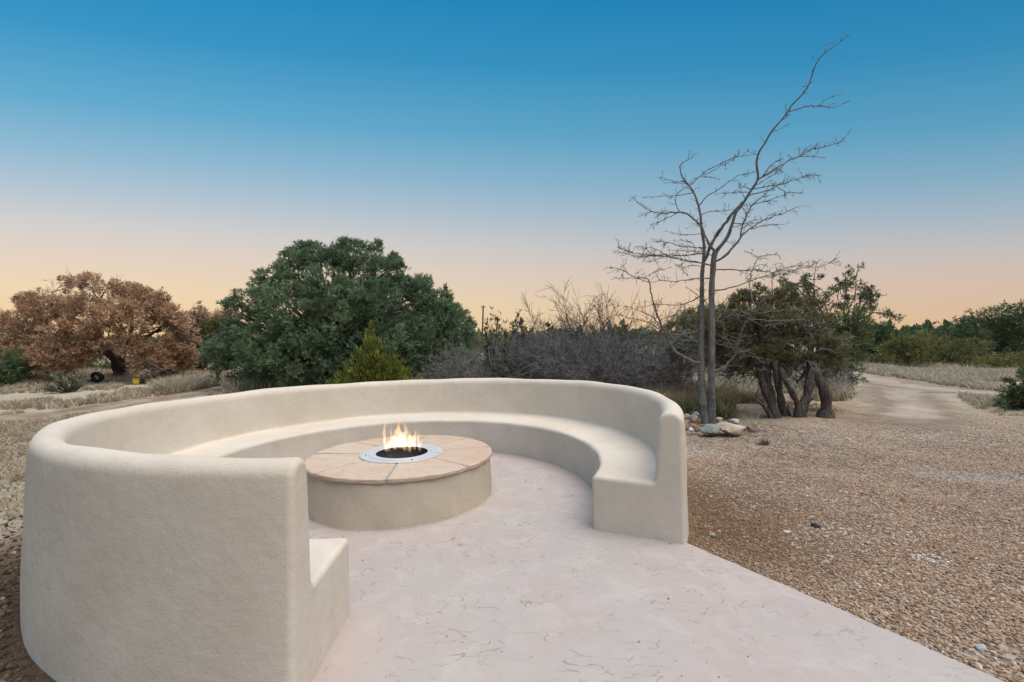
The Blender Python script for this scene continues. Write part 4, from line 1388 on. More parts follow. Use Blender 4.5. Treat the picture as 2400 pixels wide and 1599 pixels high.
# dark green twig at the right edge, close to the gravel
rs = R_(601)
L = []
for (ex0, ey0) in ((2392, 872), (2368, 893), (2350, 915), (2344, 934), (2356, 950), (2382, 956), (2405, 885), (2375, 925), (2420, 872), (2440, 900)):
    for f_ in np.linspace(0, 1, 6):
        L.append((2425 + (ex0 - 2425) * (0.25 + 0.75 * f_) + rs.normal(0, 2), 938 + (ey0 - 938) * (0.25 + 0.75 * f_) + rs.normal(0, 2), 6.5 - 2.5 * f_, rs.normal(0, 0.12)))
make_tree('shrub', 'small dark green conifer shrub at the right edge of the gravel', 'shrub', [at(2420, 800, 9.8)[0], 9.8, GZ], px_lobes(L, 9.8), 1100, DARKG, M_BARK_DARK,
          spray=(0.12, 0.010, 10, 0.7), seed=63, trunk_r=0.03, up=0.1, shell=0.9, limb_r=0.02, noise_cut=0.75)

# ------------------------------------------------ bare tree with two trunks
c6 = lambda x, y: (1400 + x / 4.1255, 340 + y / 4.1255)
cE = lambda x, y: (1500 + x / 4.612, 60 + y / 4.612)
idn = lambda x, y: (x, y)
YB = 8.45
tb = at(1659, 900, YB)
bare = empty('bare_tree', (tb[0], YB, GZ), 'tall leafless tree with two smooth grey trunks rising from a rock ring', 'tree')
NODES = []                                                 # px, py, depth of everything grown so far
BR = []


def limb(name, fn, pts, w0, w1, slope=None, start=None, seed=0, twig=1.0, n=None):
    rs_ = R_(seed + 1000)
    P = np.array([fn(*p) for p in pts], float)
    ln = np.concatenate([[0], np.cumsum(np.linalg.norm(np.diff(P, axis=0), axis=1))])
    if start is None:
        nd = np.array(NODES)
        d = np.hypot(nd[:, 0] - P[0, 0], nd[:, 1] - P[0, 1])
        k = int(np.argmin(d))
        start = nd[k, 2]
        if d[k] < 14:
            P[0] = nd[k, :2]
    if slope is None:
        slope = rs_.choice([-1, 1]) * rs_.uniform(0.15, 0.45)
    dY = slope * ln * YB / F
    Q = np.array([at(p[0], p[1], start + d) for p, d in zip(P, dY)])
    n = n or max(8, int(ln[-1] / 9))
    Qr = resample(Q, n)
    PP = resample(np.c_[P, start + dY], n)
    NODES.extend(PP.tolist())
    s = np.linspace(0, 1, n)
    k = YB / F * 0.5
    rad = (w0 + (w1 - w0) * s ** (0.8 if w0 > 15 else 0.55 if w0 > 8 and w1 < 3 else 0.75)) * k
    if w0 < 9:
        zig = rs_.normal(0, 0.0065, Qr.shape)
        zig[0] = 0
        Qr = Qr + zig
        rad = rad * (1 + 0.25 * (rs_.rand(n) < 0.25))
    V, q = tubes(Qr[None], rad[None], 16 if w0 > 9 else 6)
    if w0 > 9:                                             # knots, swellings and bark ridges
        cc_ = np.repeat(Qr, 16, 0)
        dv = V - cc_
        ang_ = np.tile(np.arange(16) * 2 * PI / 16, len(Qr))
        zz_ = np.repeat(Qr[:, 2], 16)
        V = cc_ + dv * (1 + 0.10 * np.sin(3 * ang_ + zz_ * 3.1 + seed) + 0.07 * np.sin(zz_ * 17 + 2 * ang_) + rs_.normal(0, 0.05, len(V)))[:, None]
    mesh_np(name, V, q, M_BARK_GREY, bare)
    if twig > 0:
        BR.append((Qr, rad, twig, w0))
    return Qr


limb('trunk', idn, [(1653, 992), (1648, 950), (1645, 905), (1644, 847), (1644, 751), (1645.5, 656), (1647, 631), (1651, 582), (1646, 546), (1643.6, 529), (1640, 495), (1628, 456), (1613, 432), (1600, 417.6), (1594, 396), (1595, 386), (1624, 368)], 19.5, 1.3, 0.02, YB, 1, 0.6, 60)
limb('trunk', idn, [(1668, 992), (1668, 950), (1668, 879), (1668, 783), (1668, 687.5), (1671, 640), (1673, 610), (1676, 592)], 17, 11.5, -0.03, YB - 0.04, 2, 0.4, 40)
LB = [
    (idn, [(1676, 594), (1703, 558), (1715, 529), (1725, 498), (1739, 480.6), (1759, 449), (1776, 420), (1773, 383.6), (1778, 359), (1790, 340), (1793, 335), (1808, 309), (1829.6, 283.6), (1847, 261.6), (1855.6, 246.5), (1868.6, 233.5), (1890, 209.6), (1901, 183.6), (1907.6, 162), (1916, 144.6), (1930, 127), (1959.7, 105.5), (1992, 80.6)], 10.5, 1.0, 0.28),
    (idn, [(1930, 127), (1936, 110), (1947, 95)], 1.4, .8, .3), (idn, [(1847, 261.6), (1868.6, 256), (1890, 249), (1912, 248.6), (1944.5, 251), (1972.7, 244), (1992, 234.5)], 2.6, .9, .3),
    (idn, [(1912, 246.5), (1940, 232), (1973, 219)], 1.5, .8, .3), (idn, [(1810, 310), (1825, 304), (1840, 295)], 1.5, .9, .3),
    (idn, [(1652, 620), (1663, 585), (1671.5, 565), (1691, 534), (1712.7, 507), (1727, 490), (1741, 474)], 8, 6, .4),
    (idn, [(1676, 614), (1691, 606.6), (1712.7, 585), (1734.5, 558), (1739, 534), (1744, 517), (1754, 495), (1758.7, 483), (1778, 468.5), (1797.5, 451.5)], 6.5, 1.4, 1),
    (idn, [(1734.5, 558), (1751.5, 541), (1768.4, 529), (1792.7, 515.7), (1817, 506), (1843.6, 497.6), (1869, 485.4)], 4, 1, 1),
    (idn, [(1754, 540), (1778, 531.5), (1800, 526.6), (1829, 526.6)], 2, .9, 1),
    (idn, [(1674, 592), (1657, 563), (1645, 534), (1632.7, 519), (1618, 507), (1603.6, 500), (1589, 496), (1557.6, 500), (1528.5, 496), (1506.7, 482), (1481, 463.6)], 6.5, 1, 1),
    (idn, [(1589, 501), (1557.6, 514.5), (1523.6, 526.6)], 2.2, .9, 1), (idn, [(1528.5, 496), (1512, 503), (1494, 509)], 1.5, .8, .6),
    (idn, [(1589, 495), (1583, 471), (1586.6, 454), (1601, 443), (1613, 438)], 2, 1.6, .3), (idn, [(1624, 458), (1589, 457.6), (1565, 458.8), (1540.6, 461), (1511.5, 460.7)], 2.4, .9, .7),
    (idn, [(1602, 425), (1579, 425), (1550, 416)], 2, .9, .6), (idn, [(1614.5, 432), (1594, 429.7), (1555, 428)], 1.5, .8, .4),
    (idn, [(1615.7, 437), (1628, 425), (1642, 412.7), (1657, 400.6), (1686, 386), (1715, 371.5), (1739, 365.5), (1773, 361.8)], 3, 1, .5),
    (idn, [(1645, 409), (1674, 399), (1703, 381), (1734.5, 359)], 1.8, .8, .4), (idn, [(1616, 431), (1625, 419), (1642, 416), (1659, 416), (1688, 421)], 1.8, .9, .5),
    (idn, [(1637.5, 478), (1659, 459), (1686, 442), (1710, 425), (1729.7, 412.7), (1744, 408), (1768, 403.5)], 3, 1, .5),
    (idn, [(1642, 507), (1664, 496), (1686, 495), (1725, 491.5)], 2.4, 1, .8),
    (idn, [(1778, 420), (1797.5, 410), (1826.6, 388.5), (1851, 374), (1875, 365.5), (1899, 352), (1933, 343.6), (1946.7, 340.8), (1972.7, 329), (1996.5, 303)], 4.5, .9, .8),
    (idn, [(1875, 365.5), (1904, 366.7), (1931, 370)], 1.8, .9, .4), (idn, [(1873, 365.7), (1890, 350.5), (1901, 339.7)], 1.6, .8, .4),
    (idn, [(1780.6, 417.6), (1800, 395.8), (1809.6, 383.6), (1834, 372.7)], 2.6, 1, 1),
    (idn, [(1776, 430), (1788, 412), (1806, 402), (1820, 398), (1838, 404)], 2, .9, 1), (idn, [(1770, 436), (1795, 421), (1815, 408), (1827, 396)], 1.8, .9, 1),
    (idn, [(1758.7, 458.8), (1788, 450), (1824, 435.7), (1848, 426), (1875, 417.6), (1899, 410), (1918.7, 411.5)], 3.4, .9, 1.2),
    (idn, [(1763.6, 449), (1792.7, 439), (1826.6, 431), (1848, 420)], 2, .9, 1), (idn, [(1824, 440.6), (1841, 449), (1858, 451.5), (1882, 452)], 2, .9, .8),
    (idn, [(1758.7, 480.6), (1788, 473), (1812, 466), (1843.6, 455)], 2.2, .9, 1), (idn, [(1761, 449), (1739, 450), (1717.5, 452.7), (1691, 452)], 2, .9, 1),
    (idn, [(1758.7, 437), (1739, 438), (1717.5, 452.7)], 1.8, .9, .7), (idn, [(1745, 466), (1736, 445), (1729, 425)], 1.6, .8, .6),
    (idn, [(1722, 520), (1740, 525), (1760, 520), (1780, 514)], 2.4, .9, 1.2), (idn, [(1715, 535), (1735, 530), (1762, 522)], 1.8, .9, 1.2), (idn, [(1742, 482), (1748, 500), (1756, 510)], 1.8, .9, 1),
    (idn, [(1648, 598), (1606, 599), (1569.7, 598), (1535.7, 599), (1504, 595.7), (1472.7, 588.5), (1446, 578)], 4, 1, 1.3),
    (idn, [(1668, 621), (1630, 615), (1598.8, 609), (1569.7, 603), (1535.7, 600), (1497, 602), (1468, 594.5), (1448, 589.7)], 4.2, 1, 1.3),
    (idn, [(1669, 600.6), (1649.7, 592), (1630, 589.7), (1598.8, 587), (1569.7, 585)], 2.6, .9, 1.2), (idn, [(1647, 585), (1618, 580), (1589, 575), (1565, 568), (1538, 565)], 2.8, .9, 1.2),
    (idn, [(1643, 553), (1606, 551), (1574.5, 546)], 2, .8, 1), (idn, [(1634, 582), (1618, 568), (1594, 562)], 2, .9, 1),
    (idn, [(1535, 599), (1520, 588), (1505, 578), (1488, 580)], 1.8, .9, 1.2), (idn, [(1600, 609), (1575, 602), (1548, 590), (1525, 580), (1510, 582)], 2, .9, 1.2),
    (idn, [(1553, 602), (1540, 608), (1522, 614), (1509, 610)], 1.6, .9, .5), (idn, [(1640, 620), (1618, 612), (1595, 622), (1606, 640), (1614, 648)], 2, .9, .8), (idn, [(1645, 630), (1625, 622), (1600, 626), (1586, 623)], 1.8, .8, 1),
    (idn, [(1666, 655), (1642, 652.7), (1613, 657.5), (1579, 660), (1545, 657.5), (1528, 663)], 3.4, 1, .9),
    (idn, [(1646, 853), (1632, 850), (1610.5, 840.6), (1591, 831), (1572, 808.7), (1559.4, 783), (1546.7, 754.5), (1534, 719), (1527.6, 687.6), (1522.8, 662), (1511.6, 654), (1489, 649), (1473, 643), (1457.4, 631.7), (1428.7, 627)], 8.5, 1, 1),
    (idn, [(1522.8, 662), (1503, 656), (1480, 652.5), (1444.6, 651)], 2.2, .9, 1.1), (idn, [(1511.6, 652.5), (1524, 643), (1540, 636), (1556, 630)], 1.8, .9, .9), (idn, [(1473, 643), (1465, 628), (1455, 620)], 1.4, .8, .8),
    (idn, [(1644, 697), (1610.5, 710), (1578.6, 716), (1546.7, 713), (1505, 719.4)], 3.2, .9, 1.2),
    (idn, [(1644, 767), (1622, 779), (1604, 783), (1565.8, 783), (1537, 767), (1505, 751), (1473, 745), (1450, 735)], 3, .9, 1.1),
    (idn, [(1559, 782), (1527.6, 741.8), (1495.7, 729), (1463.8, 716)], 2.8, .9, 1.1), (idn, [(1546, 755), (1560, 745), (1585, 738), (1612, 728), (1640, 718)], 2, 1, 1.1),
    (idn, [(1671, 683), (1703, 676), (1735, 668), (1766.7, 655.7), (1798.6, 646), (1824, 636.5), (1859, 633), (1894, 625), (1923, 627), (1961, 606)], 4, .8, 1.2),
    (idn, [(1672, 628.6), (1706, 631.7), (1744.4, 635), (1770, 631.7), (1805, 639.7), (1830.5, 631.7), (1862, 623.8), (1897, 623)], 3.6, .9, 1.2),
    (idn, [(1668, 866), (1690, 866), (1706, 853), (1722, 831), (1728.4, 805.5), (1738, 780), (1754, 745), (1766.7, 725.8), (1789, 703.5), (1811, 684)], 8, 1.5, 1),
    (idn, [(1766.7, 722.6), (1760, 687.6), (1757, 655.7), (1762, 636.5), (1773, 611), (1779.5, 601.5), (1798.6, 598), (1821, 596.7), (1829, 607.8)], 2.8, 1.2, .8),
    (idn, [(1778, 603), (1763.5, 595), (1744.4, 588.7)], 1.5, .9, .8), (idn, [(1762, 636), (1775, 622), (1795, 620)], 1.4, .9, .8),
    (idn, [(1755.5, 741.8), (1728.4, 729), (1706, 726), (1680.6, 748)], 2.4, 1, 1.2), (idn, [(1754, 743), (1798.6, 751), (1846, 751), (1884.7, 749.7)], 2.8, .9, 1.2), (idn, [(1757, 738.6), (1798.6, 732), (1846, 725.8), (1903.8, 721)], 2.6, .9, 1.2),
    (idn, [(1754, 748), (1775, 757), (1793, 764), (1822, 758), (1840, 750)], 2, .9, 1), (idn, [(1719, 826), (1699.7, 789.6), (1696.6, 751), (1702, 738)], 3, 1, 1), (idn, [(1727, 824.7), (1760, 826), (1782.6, 847), (1790, 852)], 2, .9, 1),
    (idn, [(1671, 725.8), (1642, 697), (1610.5, 674.8)], 3, 1, 1), (idn, [(1668, 870), (1650, 868), (1630, 872), (1605, 877), (1582, 876)], 2, .8, .8), (idn, [(1690, 864), (1710, 858), (1740, 858)], 1.8, .8, .8),
    (idn, [(1668, 760), (1690, 752), (1715, 735), (1730, 722)], 2, .9, 1.2), (idn, [(1668, 712), (1690, 722), (1720, 738), (1750, 740)], 2, .9, 1.2), (idn, [(1645, 740), (1625, 742), (1600, 738), (1575, 742)], 2, .9, 1.2),
    (idn, [(1670, 800), (1700, 812), (1735, 822), (1752, 838)], 2, .9, 1.2), (idn, [(1668, 775), (1690, 790), (1720, 800), (1745, 798)], 1.8, .9, 1.2),
]
for i, (fn, pts, w0, w1, tw) in enumerate(LB):
    limb('branch', fn, pts, w0 * 0.9 + 0.1, w1, None, None, 10 + i, tw)
rs = R_(55)
tw = Acc()
for Qr, rad, amt, w0 in BR:
    L_ = np.linalg.norm(np.diff(Qr, axis=0), axis=1).sum()
    n = int(L_ * 26 * amt)
    if n < 1: continue
    st, di, t, _ = children(rs, Qr[None], n, 0.25, 1.0, 1.1, 0.3)
    ln = (0.03 + 0.17 * rs.rand(n) ** 2.4) * (1.25 if w0 > 3 else 1.0)
    P = grow(rs, st, di, ln, 5, 0.28, 0.02)
    tw.tube(P, (np.linspace(0.0045, 0.0022, 5)[None] * (0.8 + 0.5 * rs.rand(n, 1))), 4)
    big = ln > 0.10
    if big.sum():
        s2, d2, _, _ = children(rs, P[big], 3, 0.3, 1.0, 1.0)
        P2 = grow(rs, s2, d2, 0.025 + 0.06 * rs.rand(len(s2)), 3, 0.3)
        tw.tube(P2, np.linspace(0.003, 0.0018, 3)[None].repeat(len(P2), 0), 3)
o = tw.build('twigs', M_BARK_GREY, bare)
o['kind'] = 'stuff'

# ------------------------------------------------ rocks round the foot of the tree
c4 = lambda x, y: (1550 + x / 9.416, 940 + y / 9.416)


def m_rock(name, a, b_, c_, sc=9):
    m, nt, bs = mat(name)
    b = NB(nt)
    p = b.coord('Object')
    n = b.noise(sc, 5, 0.65, p)
    col = b.ramp(n, [(0.3, a), (0.52, b_), (0.72, c_)])
    sp = b.rng(b.noise(sc * 6, 3, 0.7, p), 0.58, 0.7)
    col = b.mix(b.math('MULTIPLY', sp, 0.4), col, tuple(x * 0.45 for x in a))
    nt.links.new(col, bs.inputs['Base Color'])
    nt.links.new(b.bump(b.noise(sc * 3, 5, 0.7, p), 0.6, 0.03), bs.inputs['Normal'])
    bs.inputs['Roughness'].default_value = 0.9
    return m


RM = {'tan': m_rock('tan_rock', (0.34, 0.24, 0.17), (0.50, 0.39, 0.30), (0.62, 0.53, 0.45), 6), 'grey': m_rock('lichen_rock', (0.16, 0.16, 0.14), (0.31, 0.31, 0.28), (0.45, 0.45, 0.42), 16),
      'red': m_rock('red_rock', (0.27, 0.14, 0.09), (0.38, 0.22, 0.15), (0.46, 0.31, 0.23), 9), 'white': m_rock('white_rock', (0.38, 0.37, 0.36), (0.52, 0.515, 0.505), (0.62, 0.62, 0.615), 8),
      'pink': m_rock('pink_rock', (0.30, 0.22, 0.18), (0.45, 0.36, 0.31), (0.60, 0.56, 0.53), 12), 'brown': m_rock('brown_rock', (0.17, 0.11, 0.08), (0.28, 0.19, 0.14), (0.38, 0.29, 0.22), 10)}


def rock(label, x0, x1, y0, y1, Y, m, seed, depth=None, name='rock', flat=1.0, group='rocks ringing the bare tree', conv=c4, sub=None):
    rs_ = R_(seed)
    (ax, ay), (bx, by) = conv(x0, y0), conv(x1, y1)
    if group and Y < 8.36: Y = gp((ax + bx) / 2, by)[1] + 0.06
    c = at((ax + bx) / 2, (ay + by) / 2, Y)
    if group and Y < 8.36: c[2] = min(c[2], GZ + 0.72 * (by - ay) * Y / F / 2)
    sx, sz = (bx - ax) * Y / F / 2, (by - ay) * Y / F / 2
    sy = depth or sx * 0.85
    V = (IV3 if sub is None else sub[0]).copy()
    for _ in range(11):                                    # chop facets
        d = norm(rs_.normal(0, 1, 3))
        h = 0.62 + 0.25 * rs_.rand()
        over = np.maximum(V @ d - h, 0)
        V = V - over[:, None] * d * 0.92
    V = V / np.abs(V).max(0)
    for f in (3.0, 7.0):
        V = V + 0.05 / f * 3 * np.sin(V[:, [1, 2, 0]] * f + rs_.rand(3) * 6)
    V = V * np.array([sx, sy, sz]) + c
    o = mesh_np(name, V - c, (IF3 if sub is None else sub[1]), m, None, smooth=False)
    o.location = c
    return tag(o, label, 'rock', group)


rock('biggest pale tan boulder in the rock ring, right of the grey trunks', 1195, 1850, 425, 735, 8.0, RM['tan'], 1, 0.20)
rock('grey lichen speckled rock directly in front of the two bare trunks', 850, 1325, 495, 735, 8.1, RM['grey'], 2)
rock('reddish tan rock half hidden by the end of the bench wall', 350, 615, 390, 690, 8.2, RM['red'], 3)
rock('small white rock on the ground left of the lichen rock', 585, 725, 575, 690, 8.05, RM['white'], 4)
rock('small reddish rock leaning on the left of the lichen rock', 715, 865, 535, 690, 8.12, RM['red'], 5)
rock('long low reddish rock lying behind the small white one', 600, 775, 480, 600, 8.35, RM['red'], 6)
rock('bluish white rock perched on top, touching the left trunk', 705, 855, 238, 400, 8.65, RM['white'], 7)
rock('pinkish rock underneath the bluish white one', 635, 810, 290, 490, 8.5, RM['pink'], 8)
rock('brown and white rock at the back of the ring, left of the pinkish one', 478, 660, 278, 450, 8.75, RM['pink'], 9)
rock('small round white rock at the back next to the bench wall', 350, 465, 308, 410, 8.9, RM['white'], 10)
rock('speckled tan rock tucked right behind the right trunk', 1160, 1365, 348, 480, 8.7, RM['tan'], 11)
rock('flat bluish grey rock behind the biggest boulder', 1455, 1745, 380, 500, 8.5, RM['white'], 12)
rock('small blue grey rock at the right tip of the biggest boulder', 1765, 1905, 525, 660, 8.1, RM['grey'], 13)
rock('square brown rock second from the right end of the ring', 1895, 2035, 535, 690, 8.05, RM['brown'], 14)
rock('upright pale yellow rock at the right end of the ring', 2025, 2170, 455, 690, 8.1, RM['tan'], 15)
rock('dark brown rock filling the gap behind the reddish ones', 480, 700, 400, 520, 8.55, RM['brown'], 16)

idp = lambda x, y: (x, y)
SM = (IV2, IF2)


def stone(label, px, py, w, h, m, seed):
    g = gp(px, py)
    rock(label, px - w / 2, px + w / 2, py - h * 0.75, py + h * 0.25, g[1], m, seed, None, 'stone', group=None, conv=idp, sub=SM)


stone('dark blue grey stone lying alone on the gravel right of the bench', 1910, 1237, 22, 14, m_rock('dark_stone', (0.02, 0.022, 0.025), (0.04, 0.043, 0.048), (0.07, 0.075, 0.08)), 31)
stone('small dark stone on the gravel left of the dark blue grey one', 1829, 1231, 13, 8, RM['brown'], 32)
stone('greenish grey stone on the gravel near the foot of the bench end', 1667, 1258, 17, 14, RM['grey'], 33)
stone('greenish flat stone on the gravel below the dark blue grey one', 1890, 1254, 14, 8, RM['grey'], 34)
stone('flat white chip of stone on the gravel left of the greenish flat one', 1846, 1248, 16, 6, RM['white'], 35)
stone('crumpled white stone close to the slab edge in the lower right corner', 2298, 1524, 22, 20, RM['white'], 36)
stone('flat slate coloured stone at the right edge of the gravel', 2369, 1157, 32, 6, RM['grey'], 37)


# pebbles on the slab
def slab_pebble(label, px, py, r, m, seed):
    g = gp(px, py, 0.0)
    V = IV2 * np.array([r, r * 0.7, r * 0.5])
    V = V * (1 + 0.12 * np.sin(V[:, [1, 2, 0]] / r * 3 + seed))
    o = mesh_np('pebble', V, IF2, m, None)
    o.location = (g[0], g[1], r * 0.42)
    o.rotation_euler = (0, 0, seed)
    tag(o, label, 'pebble', 'pebbles lying on the slab')


slab_pebble('brown oval pebble on the slab near its lower right edge', 2181, 1520, 0.011, RM['brown'], 1)
slab_pebble('small grey pebble on the slab just above the brown oval one', 2167, 1511, 0.007, RM['grey'], 2)
slab_pebble('brown pebble on the slab right below the bench end', 1571, 1275, 0.007, RM['brown'], 3)
slab_pebble('dark pebble on the slab by the right foot of the bench', 1621, 1291, 0.006, RM['brown'], 4)
slab_pebble('tan pebble on the slab in front of the bench opening', 1567, 1404, 0.009, RM['red'], 5)
slab_pebble('dark pebble on the slab beside the near bench seat', 850, 1314, 0.007, RM['brown'], 6)
slab_pebble('grey pebble on the slab at the far right of the middle', 1498, 1505, 0.007, RM['grey'], 7)
slab_pebble('dark leafy pebble on the slab right of the fire pit', 1265, 1107, 0.010, RM['brown'], 8)
rs = R_(66)
g_ = Acc()
for _ in range(95):
    px, py = rs.uniform(720, 2100), rs.uniform(1110, 1600)
    g = gp(px, py, 0.0)
    if math.hypot(g[0] - PCX, g[1] - PCY) < 0.98: continue
    dd = math.hypot(g[0] - CX, g[1] - CY)
    tdeg = math.degrees(math.atan2(g[1] - CY, g[0] - CX))
    if dd > 1.8 and (tdeg > -30 or tdeg < -84): continue
    if dd > 2.3 and g[0] > np.interp(g[1], [1.2, 2.01, 3.42], [2.75, 2.2, 1.3]): continue
    s = 0.0022 + 0.003 * rs.rand() ** 2
    g_.add(IV1 * s * (0.6 + 0.7 * rs.rand(3)) * [1, 1, 0.6] + g + [0, 0, s * 0.3], t=IF1)
o = g_.build('grit', RM['brown'], None, False)
tag(o, 'tiny dark specks of grit strewn over the slab', 'grit', kind='stuff')


# ------------------------------------------------ gravel (instanced pebbles)
def scatter(name, P, scl, rot, tint, m, label, cat, sub=2, rough=(0.9, 0.9)):
    me = bpy.data.meshes.new(name)
    n = len(P)
    me.vertices.add(n)
    me.vertices.foreach_set('co', np.asarray(P, np.float32).ravel())
    for an, arr in (('scl', scl), ('rot', rot)):
        a = me.attributes.new(an, 'FLOAT_VECTOR', 'POINT')
        a.data.foreach_set('vector', np.asarray(arr, np.float32).ravel())
    a = me.attributes.new('tint', 'FLOAT_COLOR', 'POINT')
    a.data.foreach_set('color', np.c_[tint, np.ones(n)].astype(np.float32).ravel())
    me.materials.append(m)
    o = bpy.data.objects.new(name, me)
    COL.objects.link(o)
    ng = bpy.data.node_groups.new(name + '_scatter', 'GeometryNodeTree')
    ng.interface.new_socket('Geometry', in_out='INPUT', socket_type='NodeSocketGeometry')
    ng.interface.new_socket('Geometry', in_out='OUTPUT', socket_type='NodeSocketGeometry')
    N = ng.nodes.new
    gi, go = N('NodeGroupInput'), N('NodeGroupOutput')
    ico = N('GeometryNodeMeshIcoSphere')
    ico.inputs['Radius'].default_value = 1.0
    ico.inputs['Subdivisions'].default_value = sub
    sp = N('GeometryNodeSetPosition')
    nz = N('ShaderNodeTexNoise')
    nz.inputs['Scale'].default_value = rough[0]
    sb = N('ShaderNodeVectorMath')
    sb.operation = 'SUBTRACT'
    sb.inputs[1].default_value = (0.5, 0.5, 0.5)
    scn = N('ShaderNodeVectorMath')
    scn.operation = 'SCALE'
    scn.inputs['Scale'].default_value = rough[1]
    L = ng.links.new
    L(nz.outputs['Color'], sb.inputs[0])
    L(sb.outputs[0], scn.inputs[0])
    L(ico.outputs[0], sp.inputs['Geometry'])
    L(scn.outputs[0], sp.inputs['Offset'])
    sm = N('GeometryNodeSetShadeSmooth')
    L(sp.outputs[0], sm.inputs[0])
    st = N('GeometryNodeSetMaterial')
    st.inputs['Material'].default_value = m
    L(sm.outputs[0], st.inputs['Geometry'])
    iop = N('GeometryNodeInstanceOnPoints')
    L(gi.outputs[0], iop.inputs['Points'])
    L(st.outputs[0], iop.inputs['Instance'])
    for an, sk in (('scl', 'Scale'), ('rot', 'Rotation')):
        na = N('GeometryNodeInputNamedAttribute')
        na.data_type = 'FLOAT_VECTOR'
        na.inputs['Name'].default_value = an
        L(na.outputs[0], iop.inputs[sk])
    L(iop.outputs[0], go.inputs[0])
    md = o.modifiers.new('scatter', 'NODES')
    md.node_group = ng
    return tag(o, label, cat, kind='stuff')


def vnoise(x, y, s, seed):
    rs_ = R_(seed)
    v = 0
    for k in range(6):
        a = rs_.rand() * 2 * PI
        f = s * (0.6 + 0.8 * rs_.rand())
        v = v + np.sin((x * math.cos(a) + y * math.sin(a)) * f + rs_.rand() * 6)
    return v / 6


def hzv(P):
    return GZ + hz(P[:, 0], P[:, 1])


rs = R_(101)
edge_x = lambda y: np.interp(y, [-3, 1.2, 2.01, 3.42, 3.9, 6.0, 9], [4.6, 2.86, 2.28, 1.36, 1.62, 1.66, 0.4])
PG = []
for (y0, y1, dens) in ((1.0, 2.6, 5200), (2.6, 3.6, 4800), (3.6, 4.8, 4900), (4.8, 6.2, 3500), (6.2, 7.0, 1500), (7.0, 8.0, 800), (8.0, 9.0, 330), (9.0, 10.5, 120)):
    x1 = y1 * 1.2 + 0.9
    n = int((x1 - 1.2) * (y1 - y0) * dens)
    P = np.stack([rs.uniform(1.2, x1, n), rs.uniform(y0, y1, n)], 1)
    PG.append(P)
P = np.concatenate(PG)
rad = np.hypot(P[:, 0] - CX, P[:, 1] - CY)
k = (P[:, 0] > edge_x(P[:, 1]) + 0.012) & (rad > 2.67)
P = P[k]
ng_ = vnoise(P[:, 0], P[:, 1], 2.2, 1) + 0.6 * vnoise(P[:, 0], P[:, 1], 6, 2)
fillr = np.hypot(P[:, 0] - 1.75, P[:, 1] - 4.35)
keep = rs.rand(len(P)) < np.clip(1.05 - 0.5 * (ng_ < -0.55), 0, 1)
keep &= ~((fillr < 0.55 + 0.2 * vnoise(P[:, 0], P[:, 1], 5, 9)) & (rs.rand(len(P)) < 0.5))
bare1 = np.hypot((P[:, 0] - 2.5) / 0.20, (P[:, 1] - 2.22) / 0.07) < 1 + 0.5 * vnoise(P[:, 0], P[:, 1], 25, 5)
keep &= ~(bare1 & (rs.rand(len(P)) < 0.85))
far_rock = (P[:, 1] > 6.0) & (P[:, 0] < 2.9 + 0.5 * vnoise(P[:, 0], P[:, 1], 3, 7))
keep &= ~(far_rock & (rs.rand(len(P)) < 0.8))
P = P[keep]
fillr = fillr[keep]
n = len(P)
s = 0.0058 + 0.0062 * rs.rand(n) ** 1.5 + 0.005 * (rs.rand(n) < 0.05)
s *= np.interp(P[:, 1], [2, 4, 9], [0.92, 0.76, 1.0])
scl = np.stack([s * (0.9 + 0.6 * rs.rand(n)), s * (0.7 + 0.4 * rs.rand(n)), s * (0.45 + 0.35 * rs.rand(n))], 1)
rot = np.stack([rs.normal(0, 0.35, n), rs.normal(0, 0.35, n), rs.rand(n) * 6.28], 1)
pal = np.array([(0.316, 0.197, 0.122), (0.392, 0.26, 0.167), (0.251, 0.146, 0.088), (0.448, 0.32, 0.225), (0.337, 0.25, 0.186), (0.187, 0.117, 0.076), (0.372, 0.219, 0.144), (0.122, 0.088, 0.067), (0.534, 0.465, 0.379)])
pr = np.array([.22, .2, .16, .13, .1, .08, .07, .02, .012])
tint = pal[rs.choice(len(pal), n, p=pr / pr.sum())] * (0.85 + 0.3 * rs.rand(n, 1))
red = np.clip(1.35 - fillr / 1.15 + 0.35 * vnoise(P[:, 0], P[:, 1], 5, 41), 0, 1) * (rs.rand(n) < 0.9)
tint = tint * (1 - red[:, None]) + np.array([0.135, 0.076, 0.04]) * red[:, None]
graze_pale = np.interp(P[:, 1], [3.0, 7.5], [0, 1])[:, None]  # paler with distance: grazing-angle brightness painted into the pebble tint
graze_pale = graze_pale ** 1.3
tint = tint * (1 - 0.75 * graze_pale) + 0.75 * graze_pale * (tint * 0.55 + np.array([0.262, 0.213, 0.168]))
g0 = gp(2195, 1315)
wh = np.hypot((P[:, 0] - g0[0]) / 0.2, (P[:, 1] - g0[1]) / 0.1) < 0.55 + 0.6 * vnoise(P[:, 0], P[:, 1], 22, 12)
tint[wh & (rs.rand(n) < 0.42)] = (0.62, 0.61, 0.60)
g1 = gp(2270, 1112)
gy_ = np.hypot((P[:, 0] - g1[0]) / 0.8, (P[:, 1] - g1[1]) / 0.4) < 0.7 + 0.5 * vnoise(P[:, 0], P[:, 1], 7, 13)
gm = gy_ & (rs.rand(n) < 0.4)
tint[gm] = np.array([0.40, 0.375, 0.35]) * (0.8 + 0.4 * rs.rand(gm.sum(), 1))
P3 = np.c_[P, hzv(np.c_[P, P[:, :1]]) + scl[:, 2] * 0.45]
scatter('gravel', P3, scl, rot, tint, M_PEBBLE, 'tan and pinkish pea gravel covering the ground right of the slab', 'gravel')

